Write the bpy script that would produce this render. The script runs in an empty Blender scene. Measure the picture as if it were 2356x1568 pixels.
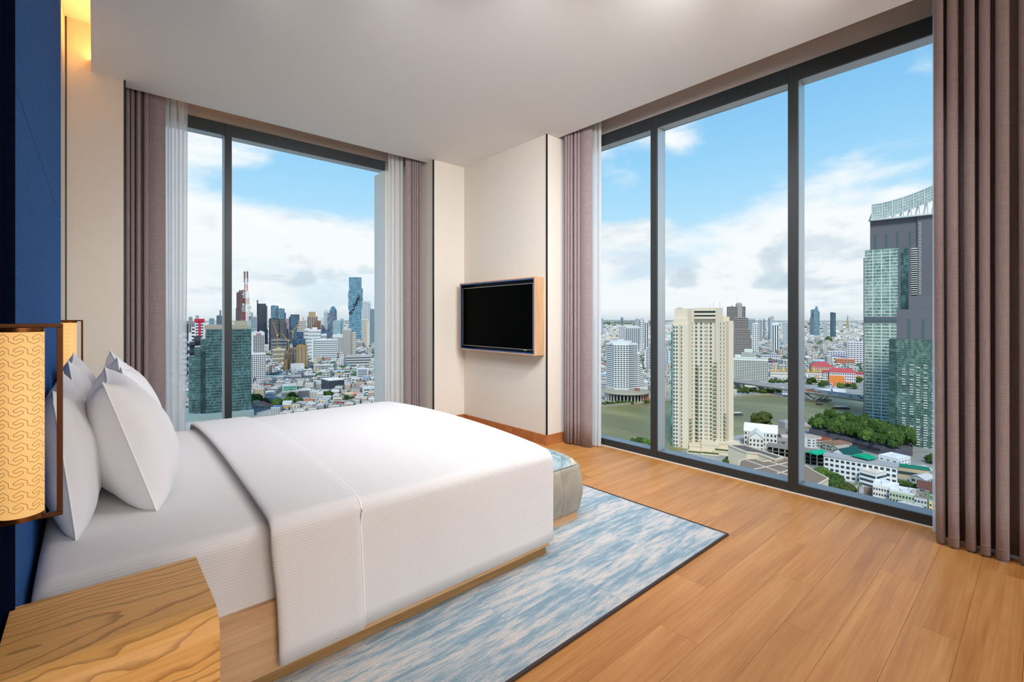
import bpy, bmesh, math, random
from math import sin, cos, pi, sqrt, radians, atan2, hypot
from mathutils import Vector, Matrix

sc = bpy.context.scene
COL = sc.collection
# ------------------------------------------------------------------ camera
FPX, CX, HOR, EYE = 1088.0, 1178.0, 731.0, 1.29
YAW = atan2(2410 - CX, FPX)                      # angle from view axis to +X
FW = (cos(YAW), sin(YAW)); RT = (sin(YAW), -cos(YAW))
cam = bpy.data.cameras.new('camera'); co = bpy.data.objects.new('camera', cam); COL.objects.link(co)
cam.sensor_width = 36.0; cam.lens = 36.0 * FPX / 2356.0
cam.shift_x = 0.0; cam.shift_y = -(784 - HOR) / 2356.0
cam.clip_start = 0.02; cam.clip_end = 60000
co.location = (0, 0, EYE)
co.rotation_euler = (pi / 2, 0, atan2(FW[1], FW[0]) - pi / 2)
sc.camera = co
# ------------------------------------------------------------------ view
vs = sc.view_settings
vs.view_transform = 'Standard'; vs.look = 'None'; vs.gamma = 1.0; vs.use_curve_mapping = False
vs.exposure = 0.0
sc.cycles.transparent_max_bounces = 20; sc.cycles.max_bounces = 8; sc.cycles.adaptive_threshold = .05

def lin(c):
    if isinstance(c, str): c = tuple(int(c[i:i+2], 16) for i in (0, 2, 4))
    return tuple(((v/255)/12.92 if v/255 <= .04045 else ((v/255+.055)/1.055)**2.4) for v in c)

# ------------------------------------------------------------------ node helper
class N:
    def __init__(s, tree): s.t = tree; s.n = tree.nodes; s.l = tree.links
    def new(s, typ, **kw):
        n = s.n.new(typ)
        for k, v in kw.items(): setattr(n, k, v)
        return n
    def set(s, sock, v):
        if isinstance(v, bpy.types.NodeSocket): s.l.new(v, sock)
        elif v is not None:
            try: sock.default_value = v
            except Exception: sock.default_value = (*v, 1)
    def math(s, op, a, b=None, c=None, clamp=False):
        n = s.new('ShaderNodeMath', operation=op, use_clamp=clamp)
        for i, v in enumerate((a, b, c)):
            if v is not None: s.set(n.inputs[i], v)
        return n.outputs[0]
    def vmath(s, op, a, b=None, out=0):
        n = s.new('ShaderNodeVectorMath', operation=op)
        s.set(n.inputs[0], a)
        if b is not None: s.set(n.inputs[1], b)
        return n.outputs[out]
    def mix(s, f, a, b, blend='MIX'):
        n = s.new('ShaderNodeMix', data_type='RGBA', blend_type=blend)
        s.set(n.inputs[0], f); s.set(n.inputs[6], a); s.set(n.inputs[7], b)
        return n.outputs[2]
    def noise(s, vec, scale, detail=2, rough=.5, dist=0, col=False, lac=2.0):
        n = s.new('ShaderNodeTexNoise'); s.set(n.inputs['Vector'], vec)
        n.inputs['Scale'].default_value = scale; n.inputs['Detail'].default_value = detail
        n.inputs['Roughness'].default_value = rough; n.inputs['Distortion'].default_value = dist
        return n.outputs['Color' if col else 'Fac']
    def wave(s, vec, scale, axis='X', dist=0, detail=0, dscale=1):
        n = s.new('ShaderNodeTexWave', bands_direction=axis); s.set(n.inputs['Vector'], vec)
        n.inputs['Scale'].default_value = scale; n.inputs['Distortion'].default_value = dist
        n.inputs['Detail'].default_value = detail; n.inputs['Detail Scale'].default_value = dscale
        return n.outputs['Fac']
    def ramp(s, f, stops, interp='LINEAR'):
        n = s.new('ShaderNodeValToRGB'); s.set(n.inputs[0], f); e = n.color_ramp.elements; n.color_ramp.interpolation = interp
        while len(e) > 1: e.remove(e[-1])
        e[0].position = stops[0][0]; e[0].color = (*stops[0][1], 1)
        for p, c in stops[1:]:
            x = e.new(p); x.color = (*c, 1)
        return n.outputs[0]
    def mapr(s, f, a, b, c=0., d=1., smooth=False):
        n = s.new('ShaderNodeMapRange', interpolation_type='SMOOTHSTEP' if smooth else 'LINEAR')
        for i, v in enumerate((f, a, b, c, d)): s.set(n.inputs[i], v)
        return n.outputs[0]
    def mapping(s, vec, loc=(0,0,0), rot=(0,0,0), scale=(1,1,1)):
        n = s.new('ShaderNodeMapping'); s.set(n.inputs[0], vec)
        for i, v in enumerate((loc, rot, scale)): s.set(n.inputs[i+1], v)
        return n.outputs[0]
    def tc(s, o='Object'): return s.new('ShaderNodeTexCoord').outputs[o]
    def sep(s, v): n = s.new('ShaderNodeSeparateXYZ'); s.set(n.inputs[0], v); return n.outputs
    def comb(s, x, y, z):
        n = s.new('ShaderNodeCombineXYZ')
        for i, v in enumerate((x, y, z)): s.set(n.inputs[i], v)
        return n.outputs[0]
    def bump(s, h, st=.3, d=.01):
        n = s.new('ShaderNodeBump'); s.set(n.inputs['Height'], h); n.inputs['Strength'].default_value = st; n.inputs['Distance'].default_value = d
        return n.outputs[0]

def mat(name, color=(.8,.8,.8), rough=.5, metal=0, spec=.5, fn=None):
    m = bpy.data.materials.new(name); m.use_nodes = True
    t = N(m.node_tree); b = t.n['Principled BSDF']
    if isinstance(color, (str,)): color = lin(color)
    b.inputs['Base Color'].default_value = (*color, 1)
    b.inputs['Roughness'].default_value = rough; b.inputs['Metallic'].default_value = metal
    b.inputs['Specular IOR Level'].default_value = spec
    if fn: fn(t, b)
    return m

# ------------------------------------------------------------------ world: sky with clouds
def pixdir(u, v):
    k = (u - CX) / FPX
    d = Vector((FW[0] + k*RT[0], FW[1] + k*RT[1], -(v - HOR)/FPX)); return d.normalized()
w = bpy.data.worlds.new('sky'); sc.world = w; w.use_nodes = True
t = N(w.node_tree); bg = t.n['Background']
dirv = t.vmath('NORMALIZE', t.tc('Generated'))
dx, dy, dz = t.sep(dirv)
el = t.math('MAXIMUM', dz, 0.0)
base = t.ramp(el, [(0, lin('dbe7ee')), (.05, lin('d5e7f3')), (.16, lin('b9e2fa')), (.30, lin('97d0f6')), (.45, lin('78b9ec')), (.62, lin('5fa6e6')), (1, lin('4a86c8'))])
stretch = t.mapping(dirv, scale=(1, 1, 2.6))
warp = t.vmath('SCALE', t.vmath('SUBTRACT', t.noise(stretch, 3.0, 3, col=True), (.5,.5,.5)), None); warp.node.inputs['Scale'].default_value = .25
sv = t.vmath('ADD', stretch, warp)
n1 = t.noise(t.mapping(sv, loc=(3.1, 1.7, .4)), 3.2, 8, .58)
n2 = t.noise(t.mapping(stretch, loc=(7.3, 2.2, 5.1)), 9.0, 7, .6)
dens = t.math('ADD', t.math('MULTIPLY', n1, .75), t.math('MULTIPLY', n2, .25))
# cloud cover: thick bank low over the horizon, thinning upwards
cover = t.ramp(el, [(0, (.34,)*3), (.06, (.52,)*3), (.15, (.50,)*3), (.22, (.25,)*3), (.32, (.05,)*3), (.5, (.06,)*3), (.8, (.16,)*3), (1, (.22,)*3)])
acc = cover
for (u, v, ru, rv, a) in [(430,330,95,75,.42),(600,335,110,45,.28),(1430,330,120,50,.36),(1560,310,60,50,.24),(1680,250,50,24,.16),
        (1760,340,38,30,.2),(1450,535,110,40,.3),(1960,350,240,26,.17),(2010,395,200,22,.2),(2120,130,35,40,.16),(470,500,90,40,.28),(700,560,200,50,.22),
        (1950,540,190,55,.32),(2080,440,70,16,.2),(640,430,240,40,-.25),(1650,450,150,60,-.2),(1430,480,60,24,-.2),(2010,230,160,70,-.12),(1700,400,110,40,-.12)]:
    c = pixdir(u, v)
    dl = t.vmath('SUBTRACT', dirv, tuple(c))
    # anisotropic falloff around the cloud centre, in sky directions
    rh = Vector((-c.y, c.x, 0)).normalized()
    au = ru / FPX * (1/(1+((u-CX)/FPX)**2)); av = rv / FPX * (1/sqrt(1+((u-CX)/FPX)**2))
    a1 = t.math('DIVIDE', t.vmath('DOT_PRODUCT', dl, tuple(rh), out=1), au)
    a2 = t.math('DIVIDE', t.math('SUBTRACT', dz, c.z), av)
    r2 = t.math('ADD', t.math('MULTIPLY', a1, a1), t.math('MULTIPLY', a2, a2))
    far = t.math('LESS_THAN', t.vmath('LENGTH', dl, out=1), 1.0)
    g = t.math('MULTIPLY', t.math('MULTIPLY', t.math('POWER', 2.718, t.math('MULTIPLY', r2, -1.0)), far), a)
    acc = t.math('ADD', acc, g)
q = t.math('ADD', dens, t.math('MULTIPLY', acc, .62))
cm = t.mapr(q, .60, .84, 0, 1, True)
shade = t.noise(t.mapping(sv, loc=(3.1, 1.7, .46)), 5.5, 6, .55)
ccol = t.mix(t.mapr(shade, .52, .68, 0, 1, True), lin('f8fafc'), lin('c9d8e6'))
ccol = t.mix(t.mapr(el, .0, .28, .0, 1), t.mix(.25, ccol, lin('dbe6ee')), t.mix(.5, ccol, lin('f6f8fa')))
gacc = None
for (u, v, ru, rv, a) in [(700,632,34,20,.9),(690,650,60,14,.6),(590,690,40,20,.45),(1572,632,34,22,.95),(1560,655,40,10,.6),(1770,585,44,30,.8),(1790,640,46,26,.9),(1755,655,40,12,.6),(1680,662,22,7,.7),(480,520,50,30,.5),(560,590,90,16,.4),(850,620,40,16,.5),(1850,600,22,26,.6),(1390,610,20,24,.5),(1440,590,26,16,.35),(1900,660,60,10,.5),(1540,580,30,10,.5)]:
    c = pixdir(u, v); dl = t.vmath('SUBTRACT', dirv, tuple(c)); rh = Vector((-c.y, c.x, 0)).normalized()
    au = ru / FPX * (1/(1+((u-CX)/FPX)**2)); av = rv / FPX * (1/sqrt(1+((u-CX)/FPX)**2))
    a1 = t.math('DIVIDE', t.vmath('DOT_PRODUCT', dl, tuple(rh), out=1), au); a2 = t.math('DIVIDE', t.math('SUBTRACT', dz, c.z), av)
    r2 = t.math('ADD', t.math('MULTIPLY', a1, a1), t.math('MULTIPLY', a2, a2)); far = t.math('LESS_THAN', t.vmath('LENGTH', dl, out=1), 1.0)
    g = t.math('MULTIPLY', t.math('MULTIPLY', t.math('POWER', 2.718, t.math('MULTIPLY', r2, -.8)), far), a)
    gacc = g if gacc is None else t.math('ADD', gacc, g)
gn = t.noise(t.mapping(dirv, scale=(1, 1, 1.5)), 14, 7, .62)
gm = t.mapr(t.math('ADD', gacc, t.math('MULTIPLY', t.math('SUBTRACT', gn, .5), 1.7)), .40, .95, 0, .62, True)
gm = t.math('MULTIPLY', gm, t.mapr(gacc, .08, .4, 0, 1, True))
skyc = t.mix(gm, t.mix(cm, base, ccol), lin('bccfdc'))
ground_haze = t.mix(t.mapr(dz, -.02, .02, 0, 1), lin('c3d0da'), skyc)
t.l.new(ground_haze, bg.inputs['Color']); bg.inputs['Strength'].default_value = 1.06
# ------------------------------------------------------------------ sun (behind the hotel, softened by cloud)
SUNB = 3.1
sl = bpy.data.lights.new('sun', 'SUN'); sl.energy = SUNB; sl.angle = radians(14); sl.color = (1, .94, .84)
so = bpy.data.objects.new('sun', sl); COL.objects.link(so)
sdir = Vector((-.64, -.42, .80)).normalized()          # towards the sun
so.rotation_euler = sdir.to_track_quat('Z', 'Y').to_euler(); so.location = (-20, -20, 60)

# fill lights added out of view, overhead and behind, to brighten the room
def area(name, loc, rot, sx, sy, power, col=(1, .93, .84), spread=pi):
    l = bpy.data.lights.new(name, 'AREA'); l.shape = 'RECTANGLE'; l.size = sx; l.size_y = sy; l.energy = power; l.color = col; l.spread = spread
    o = bpy.data.objects.new(name, l); COL.objects.link(o); o.location = loc; o.rotation_euler = rot; return o
FILL = .93  # overall strength of the added fill lights
def point_fill(name, loc, r, power, col):
    l = bpy.data.lights.new(name, 'POINT'); l.shadow_soft_size = r; l.energy = power; l.color = col
    o = bpy.data.objects.new(name, l); COL.objects.link(o); o.location = loc; return o
COOL = (.965, .98, 1)
for x, y, p in ((.42, 2.75, 7), (1.0, 2.25, 22), (1.65, 1.65, 31), (2.3, 1.05, 42), (2.8, .40, 30)):      # added row of tilted fill lights over the bed foot, just above the view
    q_ = (Vector((x, y, 3.13)) - Vector((3.2, 4.0, .2))).to_track_quat('Z', 'Y').to_euler()
    area('fill_light', (x, y, 3.10), q_, .4, .4, p*FILL, COOL, radians(128))
area('fill_light', (1.2, -3.6, 3.1), (0, 0, 0), 3.0, 2.4, 140*FILL, COOL)  # large unseen fill panel added at the rear of the room
point_fill('fill_point', (2.6, -4.6, 1.7), .35, 92*FILL, COOL)  # added soft point fills, no lamp body stands here
point_fill('fill_point', (.0, -4.6, 1.7), .35, 92*FILL, COOL)

# ------------------------------------------------------------------ mesh builder
class MB:
    def __init__(s): s.v = []; s.f = []; s.uv = None
    def quad(s, *p):
        i = len(s.v); s.v += [tuple(q) for q in p]; s.f.append(tuple(range(i, i + len(p))))
    def box(s, x0, x1, y0, y1, z0, z1, top=True, bottom=True):
        i = len(s.v)
        s.v += [(x0,y0,z0),(x1,y0,z0),(x1,y1,z0),(x0,y1,z0),(x0,y0,z1),(x1,y0,z1),(x1,y1,z1),(x0,y1,z1)]
        fs = [(0,1,5,4),(1,2,6,5),(2,3,7,6),(3,0,4,7)]
        if bottom: fs.append((3,2,1,0))
        if top: fs.append((4,5,6,7))
        s.f += [tuple(i + k for k in f) for f in fs]
    def prism(s, poly, z0, z1, ztop=None):
        i = len(s.v); n = len(poly)
        s.v += [(x, y, z0) for x, y in poly] + [(x, y, z1) for x, y in poly]
        s.f += [(i+k, i+(k+1) % n, i+n+(k+1) % n, i+n+k) for k in range(n)]
        s.f.append(tuple(i+n+k for k in range(n))); s.f.append(tuple(i+n-1-k for k in range(n)))
    def ring(s, cx, cy, r, n=16, ph=0): return [(cx + r*cos(ph+2*pi*k/n), cy + r*sin(ph+2*pi*k/n)) for k in range(n)]
    def cyl(s, cx, cy, r, z0, z1, n=16): s.prism(s.ring(cx, cy, r, n), z0, z1)
    def lathe(s, cx, cy, prof, n=16):
        i = len(s.v); m = len(prof)
        for r, z in prof: s.v += [(cx + r*cos(2*pi*k/n), cy + r*sin(2*pi*k/n), z) for k in range(n)]
        for j in range(m-1):
            for k in range(n): s.f.append((i+j*n+k, i+j*n+(k+1) % n, i+(j+1)*n+(k+1) % n, i+(j+1)*n+k))
        s.f.append(tuple(i+n-1-k for k in range(n))); s.f.append(tuple(i+(m-1)*n+k for k in range(n)))
    def tube(s, pts, r, n=6, cap=True):
        i0 = len(s.v); P = [Vector(p) for p in pts]
        for k, p in enumerate(P):
            d = (P[min(k+1, len(P)-1)] - P[max(k-1, 0)]).normalized()
            a = d.orthogonal().normalized() if abs(d.z) > .99 else d.cross(Vector((0,0,1))).normalized()
            b = d.cross(a)
            s.v += [tuple(p + a*r*cos(2*pi*j/n) + b*r*sin(2*pi*j/n)) for j in range(n)]
        for k in range(len(P)-1):
            for j in range(n): s.f.append((i0+k*n+j, i0+k*n+(j+1) % n, i0+(k+1)*n+(j+1) % n, i0+(k+1)*n+j))
        if cap: s.f.append(tuple(i0+n-1-j for j in range(n))); s.f.append(tuple(i0+(len(P)-1)*n+j for j in range(n)))
    def bar(s, a, b, w, h=None):
        a = Vector(a); b = Vector(b); h = h or w
        d = (b - a).normalized(); sd = d.cross(Vector((0,0,1)))
        sd = Vector((1,0,0)) if sd.length < 1e-4 else sd.normalized()
        up = sd.cross(d).normalized(); i = len(s.v)
        for p in (a, b): s.v += [tuple(p + sd*w/2*sx + up*h/2*sz) for sx, sz in ((-1,-1),(1,-1),(1,1),(-1,1))]
        s.f += [tuple(i+k for k in f) for f in ((0,1,5,4),(1,2,6,5),(2,3,7,6),(3,0,4,7),(3,2,1,0),(4,5,6,7))]
    def grid(s, fn, nu, nv, uvfn=None):
        i = len(s.v)
        for b in range(nv+1):
            for a in range(nu+1): s.v.append(tuple(fn(a/nu, b/nv)))
        for b in range(nv):
            for a in range(nu):
                k = i + b*(nu+1) + a; s.f.append((k, k+1, k+nu+2, k+nu+1))
    def mesh(s, name, m, smooth=False, uv=None):
        me = bpy.data.meshes.new(name); me.from_pydata(s.v, [], s.f)
        if m: me.materials.append(m)
        if smooth: me.polygons.foreach_set('use_smooth', [True]*len(me.polygons))
        if uv:
            l = me.uv_layers.new(name='UVMap')
            for lp in me.loops: l.data[lp.index].uv = uv(s.v[lp.vertex_index], lp.vertex_index)
        me.update(); return me
    def build(s, name, m, parent=None, smooth=False, uv=None, bevel=0, seg=2, solid=0, subdiv=0, world=True, off=-1, fixn=True):
        if parent is not None and world:
            L = parent.location; s.v = [(x-L.x, y-L.y, z-L.z) for x, y, z in s.v]
        me = s.mesh(name, m, smooth, uv)
        if fixn:
            bm = bmesh.new(); bm.from_mesh(me); bmesh.ops.recalc_face_normals(bm, faces=bm.faces); bm.to_mesh(me); bm.free()
        o = bpy.data.objects.new(name, me); COL.objects.link(o)
        if parent is not None: o.parent = parent
        if solid: md = o.modifiers.new('solid', 'SOLIDIFY'); md.thickness = solid; md.offset = off
        if bevel:
            md = o.modifiers.new('bevel', 'BEVEL'); md.width = bevel; md.segments = seg; md.limit_method = 'ANGLE'; md.harden_normals = False
            for p in me.polygons: p.use_smooth = True
            o.modifiers.new('wn', 'WEIGHTED_NORMAL')
        if subdiv: md = o.modifiers.new('sub', 'SUBSURF'); md.levels = subdiv; md.render_levels = subdiv
        return o

def empty(name, loc=(0,0,0), rz=0):
    o = bpy.data.objects.new(name, None); COL.objects.link(o); o.location = loc; o.rotation_euler = (0,0,rz); o.empty_display_size = .1; return o
def tag(o, label=None, cat=None, group=None, kind=None):
    if label: o['label'] = label
    if cat: o['category'] = cat
    if group: o['group'] = group
    if kind: o['kind'] = kind
    return o
def thing(name, loc, label, cat, group=None, rz=0): return tag(empty(name, loc, rz), label, cat, group)
def struct(o): o['kind'] = 'structure'; return o
def stuff(o): o['kind'] = 'stuff'; return o
# ================================================================== INTERIOR MATERIALS
def f_wood(c1, c2, c3, sx=.7, sy=11, var=.12, rough=.45, rand=True, axis='X', figure=.0):
    def fn(t, b):
        co_ = t.tc('Object')
        if rand:
            oi = t.new('ShaderNodeObjectInfo'); r = oi.outputs['Random']
            co_ = t.vmath('ADD', co_, t.comb(t.math('MULTIPLY', r, 37.0), t.math('MULTIPLY', r, 61.0), t.math('MULTIPLY', r, 17.0)))
        s = (sx, sy, sy) if axis == 'X' else ((sy, sx, sy) if axis == 'Y' else (sy, sy, sx))
        cs = t.mapping(co_, scale=s)
        wv = t.vmath('ADD', cs, t.vmath('MULTIPLY', t.vmath('SUBTRACT', t.noise(cs, .6, 2, .5, col=True), (.5,.5,.5)), (.3, 1.6, 1.6) if axis == 'X' else (1.6, 1.6, .3)))
        g1 = t.noise(wv, 1.3, 5, .6); g2 = t.noise(t.mapping(co_, scale=tuple(q*(1.6 if q == sx else 7) for q in s)), 1.5, 4, .6)
        g = t.math('ADD', t.math('MULTIPLY', g1, .62), t.math('MULTIPLY', g2, .38))
        c = t.ramp(g, [(.33, lin(c1)), (.5, lin(c2)), (.66, lin(c3))])
        if figure:
            rg = t.wave(t.mapping(wv, scale=(.35, .5, .5)), figure, 'Y' if axis != 'Y' else 'X', 5, 3, .8)
            c = t.mix(t.mapr(rg, .62, .98, 0, .6), c, lin(c1))
        if rand:
            hv = t.new('ShaderNodeHueSaturation'); t.set(hv.inputs['Color'], c); t.set(hv.inputs['Value'], t.mapr(r, 0, 1, 1-var, 1+var)); c = hv.outputs[0]
        t.l.new(c, b.inputs['Base Color'])
        t.l.new(t.bump(g2, .12, .002), b.inputs['Normal'])
        t.l.new(t.mapr(g, .3, .7, rough-.05, rough+.1), b.inputs['Roughness'])
    return fn
M = {}
M['plank'] = mat('oak_floor', rough=.4, spec=.3, fn=f_wood('aa7038', 'bf8449', 'ce975b', .8, 9, .05, .38))
M['slab'] = mat('floor_slab', 'a87a50', .5)
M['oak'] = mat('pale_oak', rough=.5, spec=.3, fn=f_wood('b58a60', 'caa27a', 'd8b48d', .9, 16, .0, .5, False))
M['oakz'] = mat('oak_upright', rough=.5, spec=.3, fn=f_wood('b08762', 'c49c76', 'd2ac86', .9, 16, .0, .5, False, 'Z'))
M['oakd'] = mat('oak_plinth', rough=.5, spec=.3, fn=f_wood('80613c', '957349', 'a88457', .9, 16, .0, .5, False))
def f_figure(t, b):
    c = t.tc('Object'); n = t.noise(t.mapping(c, scale=(2.2, 5, 5)), 1.6, 3, .5, col=True)
    w_ = t.vmath('ADD', t.mapping(c, loc=(.34, .22, -2.9), scale=(.62, 5.2, 5.2)), t.vmath('MULTIPLY', t.vmath('SUBTRACT', n, (.5, .5, .5)), (.2, .55, .55)))
    d = t.vmath('LENGTH', w_, out=1)
    r = t.math('FRACT', t.math('MULTIPLY', d, 9.5)); dark = t.math('MULTIPLY', t.mapr(r, .62, .97, 0, 1, True), t.mapr(r, .97, 1.0, 1, 0))
    f = t.noise(t.mapping(c, scale=(2.0, 110, 110)), 1.6, 3, .6)
    col = t.mix(t.mapr(f, .3, .7), lin('e3a556'), lin('f2bf7a')); col = t.mix(t.math('MULTIPLY', dark, .62), col, lin('94632f'))
    t.l.new(col, b.inputs['Base Color']); t.l.new(t.bump(f, .1, .002), b.inputs['Normal'])
M['night'] = mat('figured_oak', rough=.42, spec=.3, fn=f_figure)
M['base'] = mat('cherry_baseboard', rough=.45, spec=.3, fn=f_wood('97592f', 'a9683a', 'b97848', .8, 14, .0, .45, False))
def f_weave(col, amp, scale=600, uv=False, st=.15, col2=None):
    def fn(t, b):
        c = t.tc('UV' if uv else 'Object')
        a = t.noise(t.mapping(c, scale=(.05, 1, 1) if uv else (.06, .06, 1)), scale, 2, .6)
        d = t.noise(t.mapping(c, scale=(1, .05, 1) if uv else (1, 1, .06)), scale, 2, .6)
        k = t.math('ADD', t.math('MULTIPLY', a, .5), t.math('MULTIPLY', d, .5))
        cc = lin(col)
        t.l.new(t.mix(t.mapr(k, .35, .65, 0, 1, True), tuple(v*(1-amp) for v in cc), tuple(min(1, v*(1+amp)) for v in cc)), b.inputs['Base Color'])
        t.l.new(t.bump(k, st, .002), b.inputs['Normal'])
    return fn
M['paper'] = mat('woven_wallpaper', rough=.85, spec=.15, fn=f_weave('ddd5ca', .025, 260, False, .08))
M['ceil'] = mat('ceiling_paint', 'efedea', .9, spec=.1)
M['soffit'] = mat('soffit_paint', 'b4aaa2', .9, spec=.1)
M['black'] = mat('black_strip', '14120f', .4)
M['alu'] = mat('dark_aluminium', '34383a', .42, .2, .4)
M['alub'] = mat('silver_aluminium', 'b3babd', .28, .45, .5)
M['sill'] = mat('grey_aluminium', '7c868c', .35, .4, .4)
M['aluw'] = mat('pale_aluminium', 'dddcd6', .5)
M['white'] = mat('white_bead', 'e8e4dd', .5)
def f_glass(t, b):
    o = t.n['Material Output']; tr = t.new('ShaderNodeBsdfTransparent'); tr.inputs[0].default_value = (.985, .995, .99, 1)
    gl = t.new('ShaderNodeBsdfGlossy'); gl.inputs['Roughness'].default_value = .0
    fr = t.new('ShaderNodeFresnel'); fr.inputs[0].default_value = 1.03
    mx = t.new('ShaderNodeMixShader'); t.l.new(fr.outputs[0], mx.inputs[0]); t.l.new(tr.outputs[0], mx.inputs[1]); t.l.new(gl.outputs[0], mx.inputs[2])
    t.l.new(mx.outputs[0], o.inputs[0])
M['glass'] = mat('window_glass', fn=f_glass)
def f_curtain(t, b):
    c = t.tc('UV')
    a = t.noise(t.mapping(c, scale=(.02, 1, 1)), 420, 3, .7); d = t.noise(t.mapping(c, scale=(1, .02, 1)), 420, 3, .7)
    k = t.math('ADD', t.math('MULTIPLY', a, .5), t.math('MULTIPLY', d, .5))
    t.l.new(t.ramp(k, [(.36, lin('807175')), (.5, lin('948485')), (.64, lin('a59595'))]), b.inputs['Base Color'])
    t.l.new(t.bump(k, .25, .003), b.inputs['Normal'])
    b.inputs['Sheen Weight'].default_value = .15
M['curtain'] = mat('mauve_linen', rough=.9, spec=.1, fn=f_curtain)
def f_sheer(t, b):
    o = t.n['Material Output']; tr = t.new('ShaderNodeBsdfTransparent')
    df = t.new('ShaderNodeBsdfDiffuse'); df.inputs[0].default_value = (.9, .9, .9, 1)
    tl = t.new('ShaderNodeBsdfTranslucent'); tl.inputs[0].default_value = (.92, .92, .92, 1)
    m1 = t.new('ShaderNodeMixShader'); m1.inputs[0].default_value = .55; t.l.new(df.outputs[0], m1.inputs[1]); t.l.new(tl.outputs[0], m1.inputs[2])
    lw = t.new('ShaderNodeLayerWeight'); lw.inputs[0].default_value = .35
    k = t.mapr(lw.outputs['Facing'], 0, 1, .76, .97)
    m2 = t.new('ShaderNodeMixShader'); t.l.new(k, m2.inputs[0]); t.l.new(tr.outputs[0], m2.inputs[1]); t.l.new(m1.outputs[0], m2.inputs[2])
    t.l.new(m2.outputs[0], o.inputs[0])
M['sheer'] = mat('white_voile', fn=f_sheer)
def f_ribs(scale, st):
    def fn(t, b):
        c = t.tc('UV'); y = t.sep(c)[1]
        wv = t.math('SINE', t.math('MULTIPLY', y, scale))
        k = t.mapr(wv, -1, 1, 0, 1)
        t.l.new(t.mix(k, lin('d9d7d7'), lin('e2e0e0')), b.inputs['Base Color'])
        wr = t.noise(t.tc('Object'), 3.5, 3, .5)
        h = t.math('ADD', t.math('MULTIPLY', k, .5), t.math('MULTIPLY', wr, 6.0))
        t.l.new(t.bump(h, st, .004), b.inputs['Normal'])
        b.inputs['Sheen Weight'].default_value = .1
    return fn
M['ribs'] = mat('ribbed_cotton', rough=.8, spec=.15, fn=f_ribs(2*pi/.0105, .16))
def f_cotton(t, b):
    c = t.tc('Object'); n = t.noise(c, 6, 4, .55, .4)
    t.l.new(t.bump(n, .35, .012), b.inputs['Normal']); b.inputs['Sheen Weight'].default_value = .1
M['cotton'] = mat('white_cotton', 'e9e7e8', .8, spec=.15, fn=f_cotton)
M['piping'] = mat('white_piping', 'f6f4f2', .6)
M['blue'] = mat('blue_wool', rough=.9, spec=.1, fn=f_weave('2f5c96', .22, 420, False, .3))
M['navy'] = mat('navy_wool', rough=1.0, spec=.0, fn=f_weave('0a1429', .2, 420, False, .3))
M['bronze'] = mat('bronze', '7a4a22', .35, .85)
M['bronzed'] = mat('dark_bronze', '5a3216', .42, .7)
def f_shade(t, b):
    b.inputs['Emission Color'].default_value = (*lin('ffc677'), 1); b.inputs['Emission Strength'].default_value = .74
M['shade'] = mat('lit_shade', 'b99a6c', .6, fn=f_shade)
M['line'] = mat('shade_print', 'a06c34', .6)
def f_leather(t, b):
    n = t.noise(t.tc('Object'), 9, 4, .55); t.l.new(t.mix(t.mapr(n, .3, .7), lin('8e8577'), lin('a79e8f')), b.inputs['Base Color'])
    t.l.new(t.bump(t.noise(t.tc('Object'), 260, 2), .08, .001), b.inputs['Normal'])
M['leather'] = mat('taupe_leather', rough=.42, spec=.45, fn=f_leather)
M['seam'] = mat('seam_thread', '6e655a', .6)
def f_toile(t, b):
    c = t.tc('Object'); n = t.noise(c, 11, 5, .6, 1.2); n2 = t.noise(t.mapping(c, loc=(4, 1, 2)), 9, 3, .5, .6)
    base_ = t.mix(t.mapr(n, .4, .6), lin('7b929a'), lin('9fb0b3'))
    base_ = t.mix(t.mapr(n2, .58, .66), base_, lin('c2b295'))
    v = t.math('ABSOLUTE', t.math('SUBTRACT', t.noise(t.mapping(c, loc=(9, 3, 7)), 14, 4, .6, 1.5), .5))
    gate = t.mapr(t.noise(t.mapping(c, loc=(2, 8, 1)), 16, 2), .52, .58)
    br = t.math('MULTIPLY', t.math('LESS_THAN', v, .014), gate)
    t.l.new(t.mix(br, base_, lin('3a2420')), b.inputs['Base Color'])
M['toile'] = mat('blue_toile', rough=.85, spec=.1, fn=f_toile)
def f_rug(t, b):
    c = t.tc('Object'); oi = t.new('ShaderNodeObjectInfo'); r = oi.outputs['Random']
    c2 = t.vmath('ADD', c, t.comb(t.math('MULTIPLY', r, 19.0), t.math('MULTIPLY', r, 31.0), 0.0))
    a = t.noise(t.mapping(c2, scale=(3.4, 24, 1)), 1.5, 5, .64, .3)
    s_ = t.noise(t.mapping(c2, scale=(6, 90, 1)), 2.0, 2, .6)
    big = t.noise(t.mapping(c2, scale=(1.3, 6.5, 1)), 1.4, 4, .6, .4)
    k = t.math('ADD', t.math('ADD', t.math('MULTIPLY', a, .55), t.math('MULTIPLY', big, .45)), t.math('MULTIPLY', t.math('SUBTRACT', s_, .5), .30))
    col = t.ramp(k, [(.40, lin('809aa8')), (.47, lin('95abb6')), (.51, lin('b3b9bc')), (.59, lin('d2cac3'))])
    sp = t.noise(c, 330, 2, .7)
    col = t.mix(t.mapr(sp, .44, .34), col, lin('5d6f7b')); col = t.mix(t.mapr(sp, .58, .7, 0, .8), col, lin('e9e6e2'))
    t.l.new(col, b.inputs['Base Color']); t.l.new(t.bump(sp, .5, .003), b.inputs['Normal'])
M['rug'] = mat('carpet_pile', rough=.95, spec=.05, fn=f_rug)
M['rugedge'] = mat('carpet_trim', '3a2c28', .6)
M['screen'] = mat('black_screen', '000000', .5, spec=.03)
M['gunmetal'] = mat('gunmetal', 'b5b1a8', .4, .6)
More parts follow.
